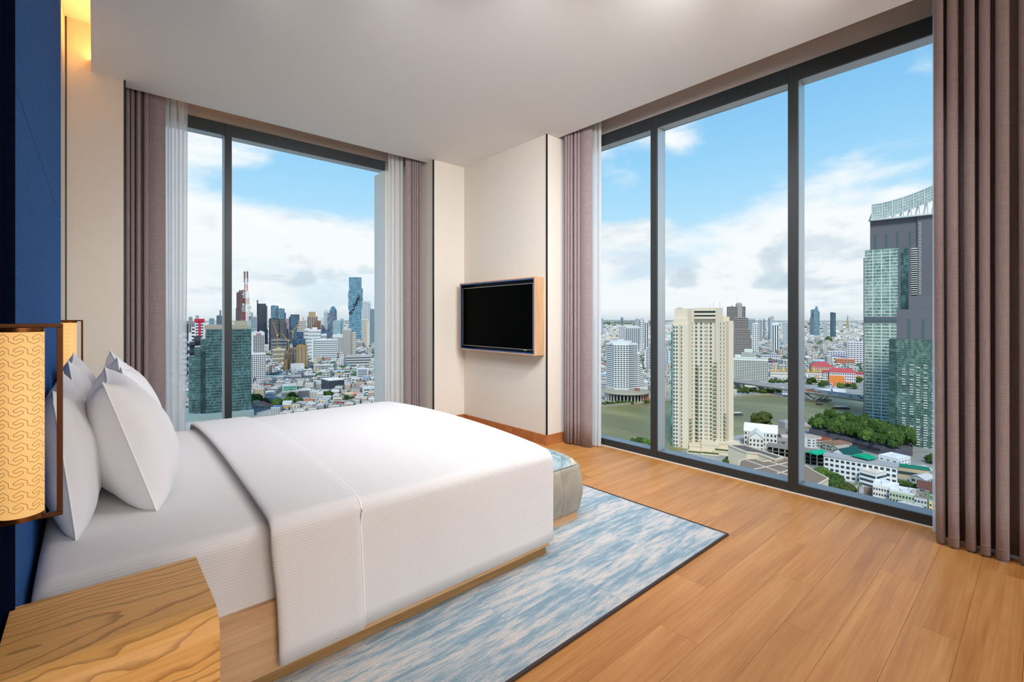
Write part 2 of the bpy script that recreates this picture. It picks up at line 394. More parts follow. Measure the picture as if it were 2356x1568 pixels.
M['tvblue'] = mat('blue_lacquer', '3c5a98', .5)
M['tvblack'] = mat('black_lacquer', '0b1420', .45)
M['bench_ply'] = M['oak']

# ================================================================== ROOM SHELL
ZC, XT, YC, YE, XW, YB, XL = 3.152, 3.436, 4.786, 3.36, 3.87, 5.21, -.165
PX, PY = 3.60, 4.93                                   # front edges of the two curtain pockets
YS = -6.5; XR = -1.7; YJ = .95
# floor: slab and oak planks
m = MB(); m.box(XR-.1, 4.05, YS-.1, 5.6, -.2, -.012); floor = struct(m.build('floor', M['slab']))
tag(floor, 'warm oak plank floor running towards the right-hand window')
PLW, PLL = .17, 1.235; offs = [2.59, 1.79, 2.2]
full = MB(); full.box(.0005, PLL-.0005, .0005, PLW-.0005, -.012, 0); fullm = full.mesh('plank', M['plank'])
row = 0
for k in range(-3, 31):
    y = .23 + .17*k
    if y + PLW > YC + .4: break
    x = offs[k % 3]
    while x > -.1: x -= PLL
    while x < XW - .0165:
        x0, x1 = max(x, XL+.01), min(x + PLL, XW - .0165)
        hid = (y > YC and not (.2 < x1)) or (y > YE and x0 > XT + .3 and y < YC)
        if x1 - x0 > .004 and not hid:
            if x1 - x0 > PLL - .002: o = bpy.data.objects.new('plank', fullm); COL.objects.link(o)
            else:
                q = MB(); q.box(.0005, x1-x0-.0005, .0005, PLW-.0005, -.012, 0); o = q.build('plank', M['plank'])
            o.parent = floor; o.location = (x0, y, 0)
            bv = None
        x += PLL
# ceiling: dropped slab with a light cove along the headboard wall
m = MB(); m.box(-.018, PX, YS, PY, ZC, ZC+.09); m.box(PX, 3.99, YE+.2, PY, ZC, ZC+.09)
ceil = struct(m.build('ceiling', M['ceil']))
m = MB(); m.box(XR-.1, 4.05, YS-.1, 5.5, 3.51, 3.65); struct(m.build('ceiling_upper', M['ceil'])).parent = ceil
m = MB(); m.box(XR, -.018, YS, YJ-.02, ZC, ZC+.09); struct(m.build('ceiling_lobby', M['ceil'])).parent = ceil
# walls
m = MB(); m.box(XL-.12, XL, YJ, YC, 0, 3.51); struct(m.build('wall_left', M['paper']))
m = MB(); m.box(XR, XL-.12, YJ-.12, YJ, 0, 3.51); struct(m.build('wall_lobby', M['paper']))
m = MB(); m.box(XR-.1, XR, YS, YJ, 0, 3.51); m.box(XR, 4.02, YS-.1, YS, 0, 3.51); struct(m.build('wall_behind', M['paper']))
m = MB(); m.box(XL-.12, .172, YC, 5.6, 0, 3.51)                           # left of the back window
m.box(.172, 2.99, 5.24, 5.4, 3.156, 3.51); m.box(.172, 2.99, 5.4, 5.6, 3.156, 3.51)
struct(m.build('wall_back', M['paper']))
m = MB(); m.box(3.0, XT+.6, YC, 5.6, 0, 3.51); struct(m.build('wall_column', M['paper']))
m = MB(); m.box(XT, 4.04, YE, YC, 0, 3.51); struct(m.build('wall_corner', M['paper']))
m = MB(); m.box(XW+.02, 4.06, YS, -5.0, 0, 3.51); m.box(XW+.02, 4.06, -1.5, -.62, 0, 3.51); m.box(XW+.02, 4.06, -5.0, YE, 3.156, 3.51); struct(m.build('wall_right', M['paper']))
# pocket soffits above the window heads
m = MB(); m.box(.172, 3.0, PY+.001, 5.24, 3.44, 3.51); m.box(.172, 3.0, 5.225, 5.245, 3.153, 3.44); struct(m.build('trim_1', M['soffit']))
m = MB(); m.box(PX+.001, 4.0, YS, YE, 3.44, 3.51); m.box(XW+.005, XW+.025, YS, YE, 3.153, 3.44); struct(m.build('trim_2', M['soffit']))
# black reveal strips at panel edges
def strip(n, x0, x1, y0, y1, z0, z1): m = MB(); m.box(x0, x1, y0, y1, z0, z1); struct(m.build('trim_%d' % n, M['black']))
strip(3, -.160, -.153, YC-.004, YC+.002, 0, 3.51)
strip(4, .172, .184, YC-.002, PY+.25, .0, 3.19)
strip(5, 2.986, 3.001, YC-.004, YC+.01, .0, ZC)
strip(6, XT-.004, XT+.011, YE-.004, YE+.008, .103, ZC)
# baseboards
m = MB(); m.box(XT-.014, XT, YE-.014, YC, 0, .103); m.box(XT, XW-.1, YE-.014, YE, 0, .103); m.box(3.0, XT-.014, YC-.014, YC, 0, .103); struct(m.build('baseboard_corner', M['base'], bevel=.003))
m = MB(); m.box(XL, .172, YC-.014, YC, 0, .103); struct(m.build('baseboard_back', M['base'], bevel=.003))
m = MB(); m.box(XW-.016, XW-.002, -.6, YE, 0, .006); struct(m.build('trim_7', M['white']))

# ================================================================== WINDOWS
def window(name, axis, lo, hi, mulls, face, label):
    """face = room-side plane; frame pieces 0.15 deep; each piece and each pane a part"""
    root = tag(empty(name, ((lo+hi)/2, face, 0) if axis == 'X' else (face, (lo+hi)/2, 0)), label, None, None, 'structure')
    D = .15
    def bx(a0, a1, d0, d1, z0, z1, nm, mt, bv=.002):
        m = MB()
        if axis == 'X': m.box(a0, a1, face+d0, face+d1, z0, z1)
        else: m.box(face+d0, face+d1, a0, a1, z0, z1)
        return m.build(nm, mt, root, bevel=bv)
    bx(lo, hi, 0, .02, 3.04, 3.152, 'top_rail', M['alu']); bx(lo, hi, 0, .02, 0.0, .068, 'bottom_rail', M['alu'])
    bx(lo, hi, .0205, D, 3.045, 3.152, 'top_channel', M['alub']); bx(lo, hi, .0205, D, 0.0, .063, 'sill_channel', M['sill'])
    edges = [lo-.001] + [v for a in mulls for v in a] + [hi]
    for a, b in mulls: bx(a, b, -.004, .02, .0, 3.15, 'mullion', M['alu']); bx(a+.002, b-.002, .0205, D, .064, 3.044, 'mullion_channel', M['aluw' if axis == 'X' else 'alub'])
    bx(lo-.06, lo, 0, D, 0, 3.152, 'side_jamb', M['alub']); (bx(hi, hi+.06, 0, D, 0, 3.152, 'side_jamb', M['alub']) if axis == 'Y' else None)
    for i in range(0, len(edges), 2):
        bx(edges[i], edges[i+1], .122, .132, .06, 3.045, 'pane', M['glass'], 0)
    return root
window('window_1', 'X', .24, 2.59, [(.936, .994)], YB, 'tall back window with one slim dark mullion left of its middle')
window('window_2', 'Y', -.62, 3.30, [(1.212, 1.279), (2.375, 2.438)], XW, 'floor-to-ceiling right-hand window split by two dark mullions')
window('window_3', 'Y', -5.0, -1.5, [(-3.3, -3.23)], XW, 'added unseen window behind the viewpoint, letting in fill daylight')  # opening added out of view to bring more daylight onto the room
# outside reveal fin seen through the back window
m = MB(); m.box(2.591, 2.98, 5.212, 5.235, .0, 3.04); m.box(2.591, 3.1, 5.235, 5.50, -1.5, 3.04); struct(m.build('wall_fin', mat('fin_white', 'f3f4f0', .6)))

# ================================================================== CURTAINS
def curtain(name, a, b, nf, amp, side, z0, z1, m_, label, cat, flare=0.0, seed=1, flat=None, ph=0):
    """pleated panel from a to b (floor plan points); side = unit normal of the folds"""
    rnd = random.Random(seed); a = Vector(a); b = Vector(b); d = b - a; L = d.length; u = d / L; n_ = Vector(side)
    root = thing(name, ((a.x+b.x)/2, (a.y+b.y)/2, z0), label, cat, 'curtain panels' if cat == 'curtain' else 'voile panels')
    jit = [rnd.uniform(-.25, .25) for _ in range(nf+3)]; am = [rnd.uniform(.75, 1.15) for _ in range(nf+3)]; tw = [rnd.uniform(-1, 1) for _ in range(nf+3)]
    NU, NV = max(24, nf*14), 14
    pts = []
    def fold(s, h):
        w_ = s * nf
        i = int(min(w_, nf-1e-6)); fr = w_ - i
        if flat and s < flat[0]: return 0, flat[1]*(.35+.55*sin(pi*s/flat[0]))
        A = amp*(am[i]*(1-fr)+am[i+1]*fr)*(1 + .12*sin(h*2.2+tw[i]*3))
        p = 2*pi*(w_ + (jit[i]*(1-fr)+jit[i+1]*fr)) + tw[i]*.25*(1-h) + ph
        y = sin(p); y = math.copysign(abs(y)**.75, y)
        x = -.38*sin(2*p)/nf*L*.5
        return x, A*y
    pre = [0.0]; prev = None
    for k in range(NU+1):
        x, y = fold(k/NU, .5); q = u*(L*k/NU + x) + n_*y
        if prev is not None: pre.append(pre[-1] + (q-prev).length)
        prev = q
    mb = MB(); uvs = []
    for j in range(NV+1):
        h = j/NV; z = z0 + (z1-z0)*h
        for k in range(NU+1):
            s = k/NU; x, y = fold(s, h)
            fl = flare*(1-h)**2*(s-.5)
            p = a + u*(L*s + x + fl) + n_*y*(1.12-.2*h)
            mb.v.append((p.x, p.y, z)); uvs.append((pre[k], z))
    W = NU+1
    for j in range(NV):
        for k in range(NU): i = j*W+k; mb.f.append((i, i+1, i+W+1, i+W))
    o = mb.build('cloth', m_, root, True, uv=lambda v, i: uvs[i], solid=.003 if cat == 'curtain' else 0, off=0, fixn=False)
    if cat == 'curtain':     # stitched hem line
        mb = MB()
        for dz in (.055,):
            pp = []
            for k in range(0, NU+1):
                s = k/NU; x, y = fold(s, 0); p = a + u*(L*s+x+flare*(s-.5)) + n_*y*1.12
                pp.append((p.x, p.y, z0+dz))
            mb.tube(pp, .0022, 4)
        mb.build('hem', M['curtain'], root, uv=lambda v, i: (i*.003, v[2]))
    return root
CT = 3.42
curtain('curtain', (3.665, .43), (3.66, -.42), 13, .055, (-1, 0), .012, CT, M['curtain'], 'wide mauve curtain gathered at the right end of the big window', 'curtain', -.02, 3, None, .6)
curtain('curtain', (3.705, 2.985), (3.655, 3.315), 9, .034, (-1, -.1), .012, CT, M['curtain'], 'mauve curtain beside the wall with the television, left of the big window', 'curtain', .0, 5, (.40, .034))
curtain('curtain', (.46, 5.07), (.20, 5.03), 6, .042, (0, -1), .012, CT, M['curtain'], 'mauve curtain at the left of the back window, behind the pillows', 'curtain', 0, 8, (.45, .042), 1.0)
curtain('curtain', (2.765, 5.05), (2.955, 5.02), 7, .034, (0, -1), .012, CT, M['curtain'], 'mauve curtain at the right of the back window, by the corner wall', 'curtain', 0, 11, (.38, .034))
curtain('sheer_curtain', (.455, 5.11), (.625, 5.12), 3, .015, (0, -1), .012, CT, M['sheer'], 'white sheer beside the left mauve curtain of the back window', 'sheer curtain', -.03, 21)
curtain('sheer_curtain', (2.585, 5.125), (2.775, 5.105), 4, .02, (0, -1), .012, CT, M['sheer'], 'white sheer with soft folds right of the back window view', 'sheer curtain', .02, 23)
curtain('sheer_curtain', (3.755, 3.045), (3.775, 2.93), 1, .010, (-1, 0), .012, CT, M['sheer'], 'narrow white sheer hanging at the left end of the big window', 'sheer curtain', -.02, 25)
curtain('sheer_curtain', (3.775, .447), (3.775, .2), 4, .010, (-1, 0), .012, CT, M['sheer'], 'sliver of white sheer along the inner edge of the wide curtain', 'sheer curtain', 0, 27)

# ================================================================== RUG
RX0, RX1, RY0, RY1 = .34, 2.823, 1.252, 4.66
rug = thing('area_rug', (RX0, RY0, 0), 'blue and cream streaked rug with a dark border under the bed', 'rug')
TW, TLn = .25, 1.0; r = 0; y = RY0 + .012
while y < RY1 - .02:
    y1 = min(y + TW, RY1 - .012); x = 1.80 - TLn*3 + (.51 if r % 2 else 0)
    while x < RX1 - .012:
        x0, x1 = max(x, RX0), min(x + TLn, RX1 - .012)
        if x1 - x0 > .01:
            m = MB(); m.box(0, x1-x0-.0006, 0, y1-y-.0006, .001, .009); o = m.build('carpet_tile', M['rug'], None); o.parent = rug; o.location = (x0-RX0, y-RY0, 0)
        x += TLn
    y = y1; r += 1
m = MB(); m.box(RX1-.012, RX1, RY0, RY1, .0005, .011); m.box(RX0, RX1-.012, RY0, RY0+.012, .0005, .011); m.box(RX0, RX1-.012, RY1-.012, RY1, .0005, .011)
m.build('border', M['rugedge'], rug)
RT_ = .0095

# ================================================================== BED
BX0, BX1, BY0, BY1 = -.13, 1.85, 1.785, 3.745
bed = thing('bed_base', (.86, 2.77, RT_), 'low oak bed platform on a recessed plinth under the white mattress', 'bed')
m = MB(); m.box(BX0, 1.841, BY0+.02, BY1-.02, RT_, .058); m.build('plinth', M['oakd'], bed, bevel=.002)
m = MB(); m.box(BX0, BX1, BY0, BY0+.03, .058, .302); m.build('side_rail', M['oak'], bed, bevel=.003)
m = MB(); m.box(BX0, BX1, BY1-.03, BY1, .058, .302); m.build('side_rail', M['oak'], bed, bevel=.003)
m = MB(); m.box(BX1-.03, BX1, BY0+.031, BY1-.031, .058, .302); m.build('foot_rail', M['oak'], bed, bevel=.003)
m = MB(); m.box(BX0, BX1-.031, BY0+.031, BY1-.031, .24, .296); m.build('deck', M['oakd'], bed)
def ease(v): return v*v*(3-2*v)
def profile(zb, zt, y0, y1, r, dome, n=8, nt=26):
    """cross-section from near hem over the top to the far hem: list of (y,z,arc)"""
    P = []
    for i in range(9): P.append((y0, zb + (zt-r-zb)*i/8))
    for i in range(1, n+1): a = pi/2*i/n; P.append((y0 + r - r*cos(a), zt - r + r*sin(a)))
    for i in range(1, nt): s = i/nt; P.append((y0 + r + (y1-y0-2*r)*s, zt + dome*sin(pi*s)**.7))
    for i in range(0, n+1): a = pi/2*i/n; P.append((y1 - r + r*sin(a), zt - r + r*cos(a)))
    for i in range(1, 9): P.append((y1, zt - r - (zt-r-zb)*i/8))
    arc = [0]
    for a, b in zip(P, P[1:]): arc.append(arc[-1] + hypot(b[0]-a[0], b[1]-a[1]))
    return P, arc
def sheet(P, arc, xs, endr=0, endx=None, capend=False, wob=0, seed=0):
    mb = MB(); uv = []; n = len(P)
    yc = (P[0][0]+P[-1][0])/2; zt = max(p[1] for p in P)
    st = [(x, 0, 0) for x in xs]
    if endr:
        for k in range(1, 7): a = pi/2*k/6; st.append((endx - endr + endr*sin(a), endr*(1-cos(a)), k))
    for x, ins, k in st:
        for i, (y, z) in enumerate(P):
            s = 1 if y < yc else -1
            zz = z - ins*ease(max(0, min(1, (z-.1)/(zt-.1)))) ; yy = y + s*ins*.55 if abs(y-yc) > .9*abs(P[0][0]-yc) else y
            wv = wob*(sin(x*9+seed+z*5)*.5+sin(x*23+y*3+seed)*.3)*(1 if z < zt-.08 else .25)
            mb.v.append((x, yy - s*wv*.4*(1 if z < zt-.05 else 0), zz + wv*.3)); uv.append((x, arc[i]))
    for j in range(len(st)-1):
        for i in range(n-1): a = j*n+i; mb.f.append((a, a+1, a+n+1, a+n))
    if capend: b = (len(st)-1)*n; mb.f.append(tuple(b+i for i in range(n)))
    return mb, uv
mt = thing('mattress', (.85, 2.77, .297), 'thick mattress in a ribbed white sheet on the oak base', 'mattress')
P, A = profile(.297, .565, 1.808, 3.722, .05, .035)
mb, uv = sheet(P, A, [BX0+.045 + 1.73*i/40 for i in range(41)], .04, 1.83, True)
# head end, rounded
i0 = len(mb.v)
for k in range(1, 6):
    a = pi/2*k/5; ins = .045*(1-cos(a)); x = BX0+.045-.045*sin(a)
    for i, (y, z) in enumerate(P): s = 1 if y < 2.765 else -1; mb.v.append((x, y+s*ins*(1 if z < .53 else .3), z-ins*ease(max(0, (z-.3)/.3)))); uv.append((x, A[i]))
n = len(P)
for k in range(5):
    r0 = 0 if k == 0 else i0+(k-1)*n; r1 = i0+k*n
    for i in range(n-1): mb.f.append((r1+i, r1+i+1, r0+i+1, r0+i))
mb.f.append(tuple(i0+4*n+n-1-i for i in range(n)))
mb.build('ribbed_sheet', M['ribs'], mt, True, uv=lambda v, i: uv[i])
dv = thing('duvet', (1.2, 2.77, .58), 'white ribbed duvet with its head end folded back, hanging over the bed sides', 'duvet')
P, A = profile(.092, .585, 1.763, 3.772, .06, .045)
mb, uv = sheet(P, A, [.50 + 1.30*i/60 for i in range(61)], .05, 1.875, True, .006, 1)
mb.build('cover', M['ribs'], dv, True, uv=lambda v, i: uv[i], solid=.014, off=-1)
P2, A2 = profile(.088, .60, 1.750, 3.785, .062, .045)
xs = [.463, .468, .48] + [.50 + .262*i/12 for i in range(13)] + [.768, .771]
mb = MB(); uv2 = []; n = len(P2)
for k, x in enumerate(xs):
    ins = (.012 if k == 0 else .004 if k == 1 else 0) + (.010 if k == len(xs)-1 else .003 if k == len(xs)-2 else 0)
    for i, (y, z) in enumerate(P2):
        s = 1 if y < 2.77 else -1; top = z > .55
        xx = x + (.015 if not top else 0)*(1-ease(min(1, max(0, (z-.09)/.46)))) + .025*ease(max(0, min(1, (y-1.85)/1.8)))*(1 if top else 1)*(1 if k < 9 else .8) - (.0 if k > 8 else .012*ease(max(0, min(1, (z-.3)/.25))))
        mb.v.append((xx, y + (s*ins if not top else 0), z - (ins if top else 0))); uv2.append((xx, A2[i]))
for j in range(len(xs)-1):
    for i in range(n-1): a = j*n+i; mb.f.append((a, a+1, a+n+1, a+n))
mb.build('turned_down_fold', M['ribs'], dv, True, uv=lambda v, i: uv2[i], solid=.006, off=-1)
pp = [mb.v[(len(xs)-1)*n+i] for i in range(n)]
m = MB(); L0 = dv.location
m.tube([(p[0]+L0.x+.002, p[1]+L0.y-(.002 if p[2]+L0.z < .55 else 0), p[2]+L0.z+.004) for p in pp], .0035, 6); m.build('edge_piping', M['piping'], dv, True)

# pillows: soft cushions standing on the mattress, near short side towards the camera
def pillow(base, height, length, thick, lean, yaw, label, seed, sag=.03):
    """base = world point under the near bottom corner seam; x = thickness, y = length, z = height"""
    rnd = random.Random(seed); n = 26
    root = thing('pillow', base, label, 'pillow', 'white bed pillows', rz=yaw); root.rotation_euler = (0, lean, yaw)
    ph = [rnd.uniform(0, 6) for _ in range(6)]
    def shape(u, v, sgn):
        a, b = 2*u-1, 2*v-1
        edge = max(0, (1-a*a))*max(0, (1-b*b))
        th = thick/2*(edge**.42)*(1+.05*sin(3*a+ph[0])*cos(2.4*b+ph[1]))*(1.12-.16*b)
        y = length/2*a*(1-.055*(1-b*b)) ; z = height/2*b*(1-.05*(1-a*a)) - sag*max(0, b)*(1-a*a)*.7
        wr = .006*sin(9*a*b+ph[2])*edge + .004*sin(14*a+6*b+ph[3])*edge
        return (sgn*(th+wr*sgn), y+length/2, z+height/2)
    for sgn in (1, -1):
        mb = MB(); mb.grid(lambda u, v: shape(u, v, sgn), n, n)
        o = mb.build('front_panel' if sgn > 0 else 'back_panel', M['cotton'], root, True, world=False, subdiv=1)
    ring = [shape(i/n, 0, 0) for i in range(n)] + [shape(1, i/n, 0) for i in range(n)] + [shape(1-i/n, 1, 0) for i in range(n)] + [shape(0, 1-i/n, 0) for i in range(n+1)]
    mb = MB(); mb.tube(ring, .0026, 6); mb.build('seam', M['piping'], root, True, world=False)
    return root
pillow((-.042, 2.05, .566), .50, .72, .155, -.115, .0, 'white pillow behind the lamp shade, leaning back on the blue headboard', 4)
pillow((.175, 2.15, .572), .52, .70, .25, -.30, -.02, 'plump white pillow standing foremost, nearest the folded duvet', 7)
pillow((-.020, 2.92, .592), .51, .70, .16, -.135, .0, 'white pillow on the far side of the bed, leaning against the headboard', 9)
pillow((.150, 3.00, .592), .515, .66, .15, -.13, .02, 'white pillow with the highest corner, between two pillows on the far side', 12)
pillow((.235, 2.84, .592), .49, .72, .19, -.30, .0, 'white pillow in front on the far side, half hidden by the foremost one', 15)

# headboard: upholstered wall panel
hb = thing('headboard', (XL, 2.68, 0), 'tall royal-blue upholstered headboard panel with one stitched horizontal joint', 'headboard')
m = MB(); m.box(XL+.001, -.143, 1.646, 3.72, 1.8525, 3.36); m.build('upholstered_panel', M['blue'], hb, bevel=.004, seg=3)
m = MB(); m.box(XL+.001, -.143, 1.646, 3.72, .02, 1.8485); m.build('upholstered_panel', M['blue'], hb, bevel=.004, seg=3)
m = MB(); m.box(XL+.001, -.1425, 1.634, 1.6455, .02, 3.36); tag(m.build('shadow_band', M['navy'], hb, bevel=.003), 'navy band standing in for the shadow gap at the panel edge')  # near-black colour paints the shadow gap along the headboard's near edge
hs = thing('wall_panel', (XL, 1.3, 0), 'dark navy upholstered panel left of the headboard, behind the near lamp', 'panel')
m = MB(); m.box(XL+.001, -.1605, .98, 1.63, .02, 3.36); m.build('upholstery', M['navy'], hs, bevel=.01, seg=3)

# wall lamps
def wall_lamp(yl, label):
    xa, r = -.120, .037
    root = thing('wall_lamp', (xa, yl, .85), label, 'lamp', 'bedside wall lamps')
    bw, bd = .009, .012
    m = MB(); m.box(XL+.016, -.0535, yl-bd/2, yl+bd/2, 1.269, 1.2775); m.box(XL+.016, -.0535, yl-bd/2, yl+bd/2, .8455, .854); m.box(-.0635, -.0535, yl-bd/2, yl+bd/2, .854, 1.269)
    m.build('bracket', M['bronzed'], root, bevel=.0008)
    m = MB(); m.box(-.1600, -.1582, yl-.02, yl+.02, .98, 1.14); m.box(-.1600, XL+.018, yl-bd/2, yl+bd/2, .8455, 1.2775); m.build('back_plate', M['bronzed'], root, bevel=.001)
    m = MB(); m.lathe(xa, yl, [(r, .8640), (r, 1.2600)], 48); m.build('lamp_shade', M['shade'], root, True)
    for z0, z1 in ((1.2595, 1.269), (.854, .8645)):
        m = MB(); m.lathe(xa, yl, [(r+.0012, z0), (r+.0012, z1)], 48); m.build('shade_ring', M['bronze'], root, bevel=.0006)
    # printed meander line on the shade
    mot = [(0,0),(0,60),(.40,100),(.78,55),(.78,30),(.67,18),(.40,40),(.27,25),(.27,5),(.66,-45),(1,0)]
    nper = 8; pitch = .0256; m = MB(); rr = r + .0004; z = 1.2490
    while z > .872:
        pts = []
        for k in range(nper):
            for dx, dy in mot[:-1] if k < nper-1 else mot: pts.append((k+dx, z - dy/173*pitch))
        fine = []
        for (a, za), (b, zb) in zip(pts, pts[1:]):
            nn = max(1, int(abs(b-a)*6))
            for q in range(nn): fine.append((a+(b-a)*q/nn, za+(zb-za)*q/nn))
        fine.append(pts[-1])
        i = len(m.v); hw = .00048
        for j, (a, za) in enumerate(fine):
            p0 = fine[max(j-1, 0)]; p1 = fine[min(j+1, len(fine)-1)]
            tx = (p1[0]-p0[0])*2*pi*r/nper; tz = p1[1]-p0[1]; l = hypot(tx, tz) or 1; nx, nz = -tz/l*hw, tx/l*hw
            for sg in (1, -1):
                th = (a/nper)*2*pi + .35 + sg*nx/r; m.v.append((xa+rr*cos(th), yl+rr*sin(th), za+sg*nz))
        for j in range(len(fine)-1): m.f.append((i+2*j, i+2*j+1, i+2*j+3, i+2*j+2))
        z -= pitch
    stuff(m.build('printed_line', M['line'], root))
    return root
wall_lamp(1.48, 'lit cylinder wall lamp in a bronze bracket beside the nightstand')
wall_lamp(4.07, 'lit cylinder wall lamp on the far side, half behind the pillows')
# cove light strip above the dropped ceiling edge
m = MB(); m.box(-.012, .012, YJ, YC-.02, ZC+.092, ZC+.104)
ls = tag(m.build('led_strip', mat('led', 'fff0d0', fn=lambda t, b: (setattr(b.inputs['Emission Color'], 'default_value', (*lin('ffb868'), 1)), setattr(b.inputs['Emission Strength'], 'default_value', 30)))), 'warm light strip hidden above the ceiling edge along the headboard wall', 'light strip')

# nightstand: waterfall top with rounded front edge
ns = thing('nightstand', (.03, 1.475, 0), 'oak nightstand with boldly figured top and rounded front edge', 'nightstand')
NX0, NX1, NYF, NYB, NZ = -.152, .2235, 1.298, 1.652, .592
m = MB(); prof = [(NYB, NZ)]; R_ = .058
for i in range(0, 11): a = pi/2*i/10; prof.append((NYF+R_-R_*sin(a), NZ-R_+R_*cos(a)))
prof += [(NYF, .10), (NYF+.022, .10)]
for i in range(10, -1, -1): a = pi/2*i/10; prof.append((NYF+R_-(R_-.022)*sin(a), NZ-R_+(R_-.022)*cos(a)))
prof.append((NYB, NZ-.022)); n = len(prof)
for x in (NX0, NX1): m.v += [(x, y, z) for y, z in prof]
m.f += [(k, (k+1) % n, n+(k+1) % n, n+k) for k in range(n)] + [tuple(range(n-1, -1, -1)), tuple(range(n, 2*n))]
m.build('top_shell', M['night'], ns, bevel=.0015)
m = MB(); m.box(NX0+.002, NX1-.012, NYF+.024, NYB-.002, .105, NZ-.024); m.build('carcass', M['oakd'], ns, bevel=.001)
for z0, z1 in ((.12, .335), (.342, .56)):
    m = MB(); m.box(NX1-.012, NX1-.002, NYF+.03, NYB-.006, z0, z1); d_ = m.build('drawer', M['night'], ns, bevel=.001)
    m = MB(); m.tube([(NX1+.004, 1.42, z1-.05), (NX1+.004, 1.53, z1-.05)], .005, 8); k = m.build('handle', M['bronze'], ns); k.parent = d_
m = MB(); m.box(NX0+.02, NX1-.03, NYF+.05, NYB-.03, 0, .105); m.build('plinth', M['oakd'], ns)

# black telephone-like knob glimpsed between the pillows stands on the far nightstand
ns2 = thing('nightstand', (.03, 4.03, 0), 'oak nightstand on the far side of the bed, below the far lamp', 'nightstand')
m = MB(); m.box(NX0, NX1, 3.86, 4.22, .10, NZ); m.build('carcass', M['night'], ns2, bevel=.02, seg=4)
m = MB(); m.box(NX0+.02, NX1-.03, 3.89, 4.19, 0, .10); m.build('plinth', M['oakd'], ns2)
al = thing('table_clock', (-.005, 4.0, NZ), 'small black round-topped object glimpsed between the white pillows', 'clock')
m = MB(); m.lathe(-.005, 4.0, [(.05, NZ), (.052, NZ+.02), (.018, NZ+.03), (.018, NZ+.17)], 20); m.build('base', M['black'], al, True)
m = MB(); m.lathe(-.005, 4.0, [(.02, NZ+.17), (.05, NZ+.19), (.055, NZ+.225), (.045, NZ+.252), (.02, NZ+.262)], 20); m.build('body', M['black'], al, True)

# bench at the foot of the bed
be = thing('bench', (2.12, 2.83, RT_), 'taupe leather bench with a blue patterned cushion at the bed foot', 'bench')
m = MB(); m.box(1.95, 2.312, 1.985, 3.68, RT_, .062); m.build('plinth', M['oak'], be, bevel=.002)
def rbox(x0, x1, y0, y1, z0, z1, r, bulge, n=8):
    mb = MB(); cx_, cy_ = (x0+x1)/2, (y0+y1)/2; zz = []
    for i in range(n+1): zz.append(i/n)
    rings = []
    K = 8
    def ringpts(ins, z):
        P = []
        X0, X1, Y0, Y1 = x0+ins, x1-ins, y0+ins, y1-ins; rr = max(.012, r-ins)
        for (ax, ay, a0) in ((X1-rr, Y1-rr, 0), (X0+rr, Y1-rr, pi/2), (X0+rr, Y0+rr, pi), (X1-rr, Y0+rr, 1.5*pi)):
            for k in range(K+1): a = a0 + pi/2*k/K; P.append((ax+rr*cos(a), ay+rr*sin(a), z))
        return P
    prof = []
    for i in range(7): a = pi/2*i/6; prof.append((r*.7*(1-sin(a))+bulge, z0+r*.7*(1-cos(a))))
    for i in range(1, 8): s = i/8; prof.append((bulge*(1-sin(pi*s)), z0+r*.7+(z1-z0-1.4*r)*s))
    for i in range(7): a = pi/2*i/6; prof.append((r*.7*(1-cos(a))+bulge, z1-r*.7+r*.7*sin(a)))
    for ins, z in prof: rings.append(ringpts(ins, z))
    nn = len(rings[0])
    for R in rings: mb.v += R
    for j in range(len(rings)-1):
        for k in range(nn): mb.f.append((j*nn+k, j*nn+(k+1) % nn, (j+1)*nn+(k+1) % nn, (j+1)*nn+k))
    mb.f.append(tuple(nn-1-k for k in range(nn))); mb.f.append(tuple((len(rings)-1)*nn+k for k in range(nn)))
    return mb
mb = rbox(1.905, 2.352, 1.942, 3.72, .060, .375, .06, .018); mb.build('leather_body', M['leather'], be, True)
sp_ = [(.042*(1-sin(pi/2*i/6))+.018, .06+.042*(1-cos(pi/2*i/6))) for i in range(7)] + [(.018*(1-sin(pi*i/8)), .06+.042+(.315-.084)*i/8) for i in range(1, 8)] + [(.042*(1-cos(pi/2*i/6))+.018, .375-.042+.042*sin(pi/2*i/6)) for i in range(6)]
m = MB(); m.tube([(2.135, 1.942+i_+.0002, z_) for i_, z_ in sp_], .0013, 6); m.build('stitched_seam', M['seam'], be)
m = MB()
def cush(u, v):
    a, b = 2*u-1, 2*v-1; e = (1-a**6)*(1-b**8)
    ro = .035*(abs(a*b)**7); return (2.128+.195*a*(1-ro*2.4), 2.83+.862*b*(1-ro*.7), .368+.052*max(0, e)**.45)
m.grid(cush, 30, 40); m.build('cushion', M['toile'], be, True)

# television in its oak surround on the corner wall
TX, TY0, TY1, TZ0, TZ1 = 3.298, 3.392, 4.69, .912, 1.703
fr = thing('television_surround', (XT, 4.04, .91), 'oak box frame with blue inner edge fixed to the corner wall', 'frame')
e = .012
for y0, y1, z0, z1, nm in ((TY0, TY0+e, TZ0, TZ1, 'side_board'), (TY1-e, TY1, TZ0, TZ1, 'side_board'), (TY0+e, TY1-e, TZ1-e, TZ1, 'top_board'), (TY0+e, TY1-e, TZ0, TZ0+e, 'bottom_board')):
    m = MB(); m.box(TX, XT, y0, y1, z0, z1); m.build(nm, M['oakz'], fr, bevel=.001)
g = .011
m = MB(); a0, a1, b0, b1 = TY0+e+.0005, TY1-e-.0005, TZ0+e+.0005, TZ1-e-.0005
m.box(TX+.003, TX+.010, a0, a0+g, b0, b1); m.box(TX+.003, TX+.010, a1-g, a1, b0, b1); m.box(TX+.003, TX+.010, a0+g, a1-g, b1-g, b1); m.box(TX+.003, TX+.010, a0+g, a1-g, b0, b0+g)
